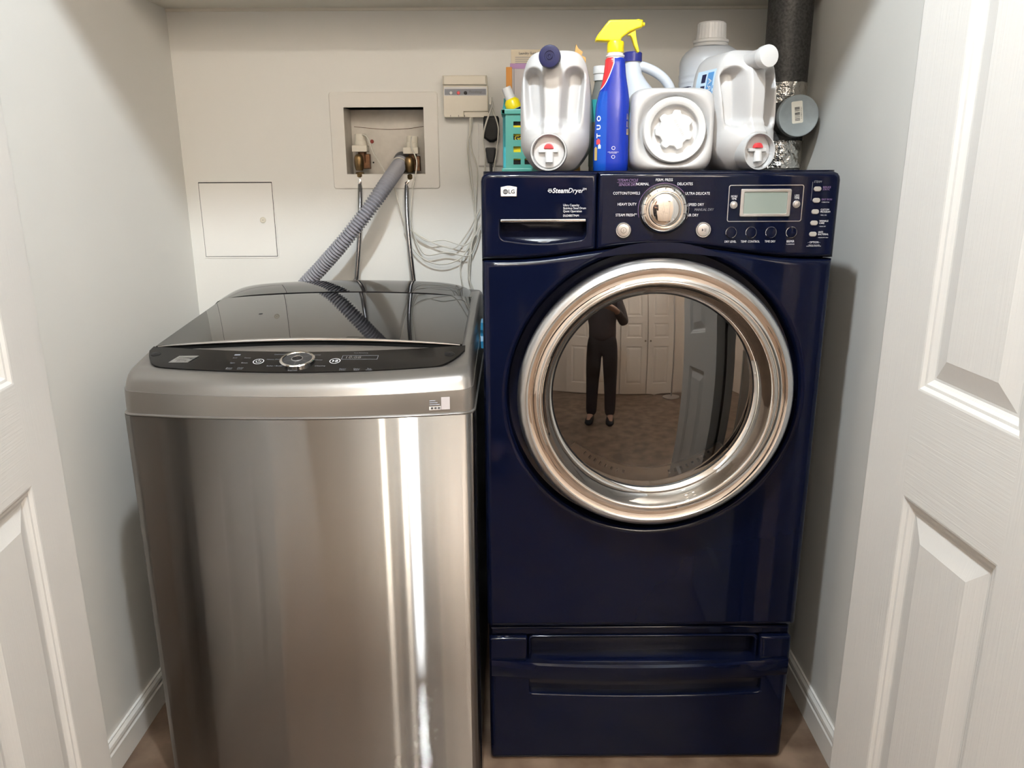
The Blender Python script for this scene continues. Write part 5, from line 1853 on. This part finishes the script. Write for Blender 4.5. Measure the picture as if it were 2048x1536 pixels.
# ================================================================== PHOTOGRAPHER (seen only mirrored in the machines)
def skinned(name, verts, edges, radii, material, parent, root=0, sub=2):
    me = bpy.data.meshes.new(name)
    me.from_pydata([tuple(v) for v in verts], edges, [])
    ob = bpy.data.objects.new(name, me)
    C.objects.link(ob)
    ob.modifiers.new('skin', 'SKIN').use_smooth_shade = True
    sv = me.skin_vertices[0].data if me.skin_vertices else None
    if sv is None:
        bm = bmesh.new(); bm.from_mesh(me); bm.verts.layers.skin.verify(); bm.to_mesh(me); bm.free()
        sv = me.skin_vertices[0].data
    for i, r_ in enumerate(radii):
        sv[i].radius = r_ if isinstance(r_, tuple) else (r_, r_)
        sv[i].use_root = (i == root)
    ss = ob.modifiers.new('sub', 'SUBSURF'); ss.levels = sub; ss.render_levels = sub
    bpy.context.view_layer.update()
    dg = bpy.context.evaluated_depsgraph_get()
    out = bpy.data.meshes.new_from_object(ob.evaluated_get(dg))
    bpy.data.objects.remove(ob)
    vs = [v.co.copy() for v in out.vertices]
    fs = [list(p_.vertices) for p_ in out.polygons]
    bpy.data.meshes.remove(out)
    return mesh_obj(name, vs, fs, material, parent, 180)


def build_person():
    ox, oy = .06, -.46
    t = thing('person', 'person in dark clothes standing in the hall holding up a phone', 'person', (ox, oy, 0))
    V, E, Rr = [], [], []

    def add(x, y, z, r_, link=None):
        V.append((ox + x, oy + y, z)); Rr.append(r_)
        i = len(V) - 1
        if link is not None:
            E.append((link, i))
        return i
    pel = add(0, 0, .94, (.15, .11))
    wa = add(0, .0, 1.08, (.135, .10), pel)
    ch = add(0, .0, 1.25, (.155, .115), wa)
    ub = add(0, -.005, 1.40, (.13, .09), ch)
    nk = add(0, .01, 1.49, .055, ub)
    hb = add(0, .02, 1.56, (.068, .085), nk)
    hm = add(0, .025, 1.64, (.076, .098), hb)
    ht = add(0, .02, 1.71, (.062, .078), hm)
    nose = add(0, .125, 1.618, .012, hm)
    for s in (-1, 1):
        hp = add(s * .085, 0, .88, .085, pel)
        kn = add(s * .10, .015, .50, .058, hp)
        cf = add(s * .105, -.01, .33, .055, kn)
        an = add(s * .11, -.02, .09, .036, cf)
        ft = add(s * .12, .07, .045, .036, an)
        add(s * .125, .15, .03, .026, ft)
        sh = add(s * .175, 0, 1.395, .058, ub)
        el = add(s * .235, .10, 1.165, .044, sh)
        fa = add(s * .19, .22, 1.225, .038, el)
        wr = add(s * .145 - (.06 if s > 0 else -.0) * 0, .335, 1.275, .026, fa)
        # both hands close on the ends of the phone, which is at world x = 0
        hx = s * .098 - ox
        pm = add(hx, .405, 1.300, (.020, .034), wr)
        for k, (dz, ln) in enumerate(((.030, .95), (.010, 1.05), (-.010, 1.0), (-.028, .8))):
            k1 = add(hx - s * .004, .428, 1.300 + dz, .0095, pm)
            k2 = add(hx - s * .014, .4475 , 1.302 + dz, .0085, k1)
            add(hx - s * (.014 + .026 * ln), .4490, 1.304 + dz * .9, .0075, k2)
        th1 = add(hx - s * .010, .412, 1.335, .011, pm)
        th2 = add(hx - s * .026, .4215, 1.346, .0095, th1)
        add(hx - s * .042, .4235, 1.338, .0085, th2)
    skinned('body', V, E, Rr, 'skin', t, root=0)
    # trousers and shirt follow the body
    V2, E2, R2 = [], [], []

    def add2(x, y, z, r_, link=None):
        V2.append((ox + x, oy + y, z)); R2.append(r_)
        if link is not None:
            E2.append((link, len(V2) - 1))
        return len(V2) - 1
    p_ = add2(0, 0, .95, (.165, .125))
    add2(0, 0, 1.12, (.150, .114), p_)
    for s in (-1, 1):
        hp = add2(s * .088, 0, .86, .100, p_)
        kn = add2(s * .10, .012, .50, .078, hp)
        cf = add2(s * .105, -.008, .30, .072, kn)
        add2(s * .11, -.012, .045, .066, cf)
    skinned('trousers', V2, E2, R2, 'trousers', t)
    V2, E2, R2 = [], [], []
    p_ = add2(0, 0, .90, (.185, .145))
    w_ = add2(0, 0, 1.12, (.158, .120), p_)
    c_ = add2(0, 0, 1.27, (.172, .132), w_)
    u_ = add2(0, -.003, 1.40, (.142, .102), c_)
    add2(0, .005, 1.455, (.075, .07), u_)
    for s in (-1, 1):
        sh = add2(s * .178, 0, 1.392, .070, u_)
        el = add2(s * .236, .10, 1.165, .056, sh)
        fa = add2(s * .192, .215, 1.223, .050, el)
        add2(s * .155, .305, 1.262, .040, fa)
    skinned('shirt', V2, E2, R2, 'shirt', t)
    for s in (-1, 1):
        rings = []
        for k, (y, w_, z1) in enumerate(((-.07, .030, .05), (-.05, .040, .075), (.02, .044, .085), (.10, .050, .065), (.17, .044, .045), (.195, .025, .03))):
            cx = ox + s * (.112 + .006 * k / 5)
            rings.append([(cx + w_ * math.cos(a), oy + y, z1 / 2 + (z1 / 2 - .001) * math.sin(a)) for a in [2 * PI * i / 16 for i in range(16)]])
        loft('shoe', rings, 'black', t, 60)
    # hair cap, eyes, mouth, ears
    rings = []
    for k in range(9):
        a = R(-8 + 98 * k / 8)
        zz = 1.655 + .112 * math.sin(a)
        rr = max(.001, math.cos(a))
        rings.append([(ox + .088 * rr * math.cos(b), oy + .014 + .108 * rr * math.sin(b) - (.012 if math.sin(b) > .3 and k < 4 else 0), zz - (.07 if math.sin(b) < -.2 else 0) * (1 - k / 8) + .050 * sstep(.05, .6, math.sin(b)) * (1 - k / 8)) for b in [2 * PI * i / 28 for i in range(28)]])
    loft('hair', rings, 'hair', t, 80)
    for s in (-1, 1):
        revolve('eye', [(.0005, -.012), (.009, -.006), (.0115, 0), (.009, .006), (.0005, .009)], (ox + s * .030, oy + .100, 1.640), (0, 1, 0), 'white', t, seg=16, cap=False, smooth=80)
        revolve('pupil', [(.0048, 0), (.0005, .001)], (ox + s * .030, oy + .1085, 1.640), (0, 1, 0), 'black', t, seg=12)
        revolve('ear', [(.0005, 0), (.022, .002), (.026, .010), (.018, .016), (.0005, .014)], (ox + s * .072, oy + .015, 1.625), (s, 0, 0), 'skin', t, seg=16, cap=False, smooth=80)
    tube('mouth', [(ox - .024, oy + .108, 1.578), (ox, oy + .118, 1.576), (ox + .024, oy + .108, 1.578)], .005, 'red', t, seg=8, n=4)
    # phone
    ph = thing('phone', 'dark phone held up by the person in the hall', 'phone', (0, -.026, 1.265))
    plate('phone_body', rrect(-.082, .082, 1.265, 1.343, .010), [], -.012, -.0045 - .016, 'black', ph, bev=.002, fn=lambda x, y, z: (x, -.032 - y, z))
    for dx, dz in ((-.012, 0), (.006, .0), (-.003, -.016)):
        revolve('phone_lens', [(.0062, 0), (.0062, .0015), (.0005, .0015)], (dx + .002, -.0122, 1.327 + dz), (0, 1, 0), 'blackgloss', ph, seg=20)


build_person()
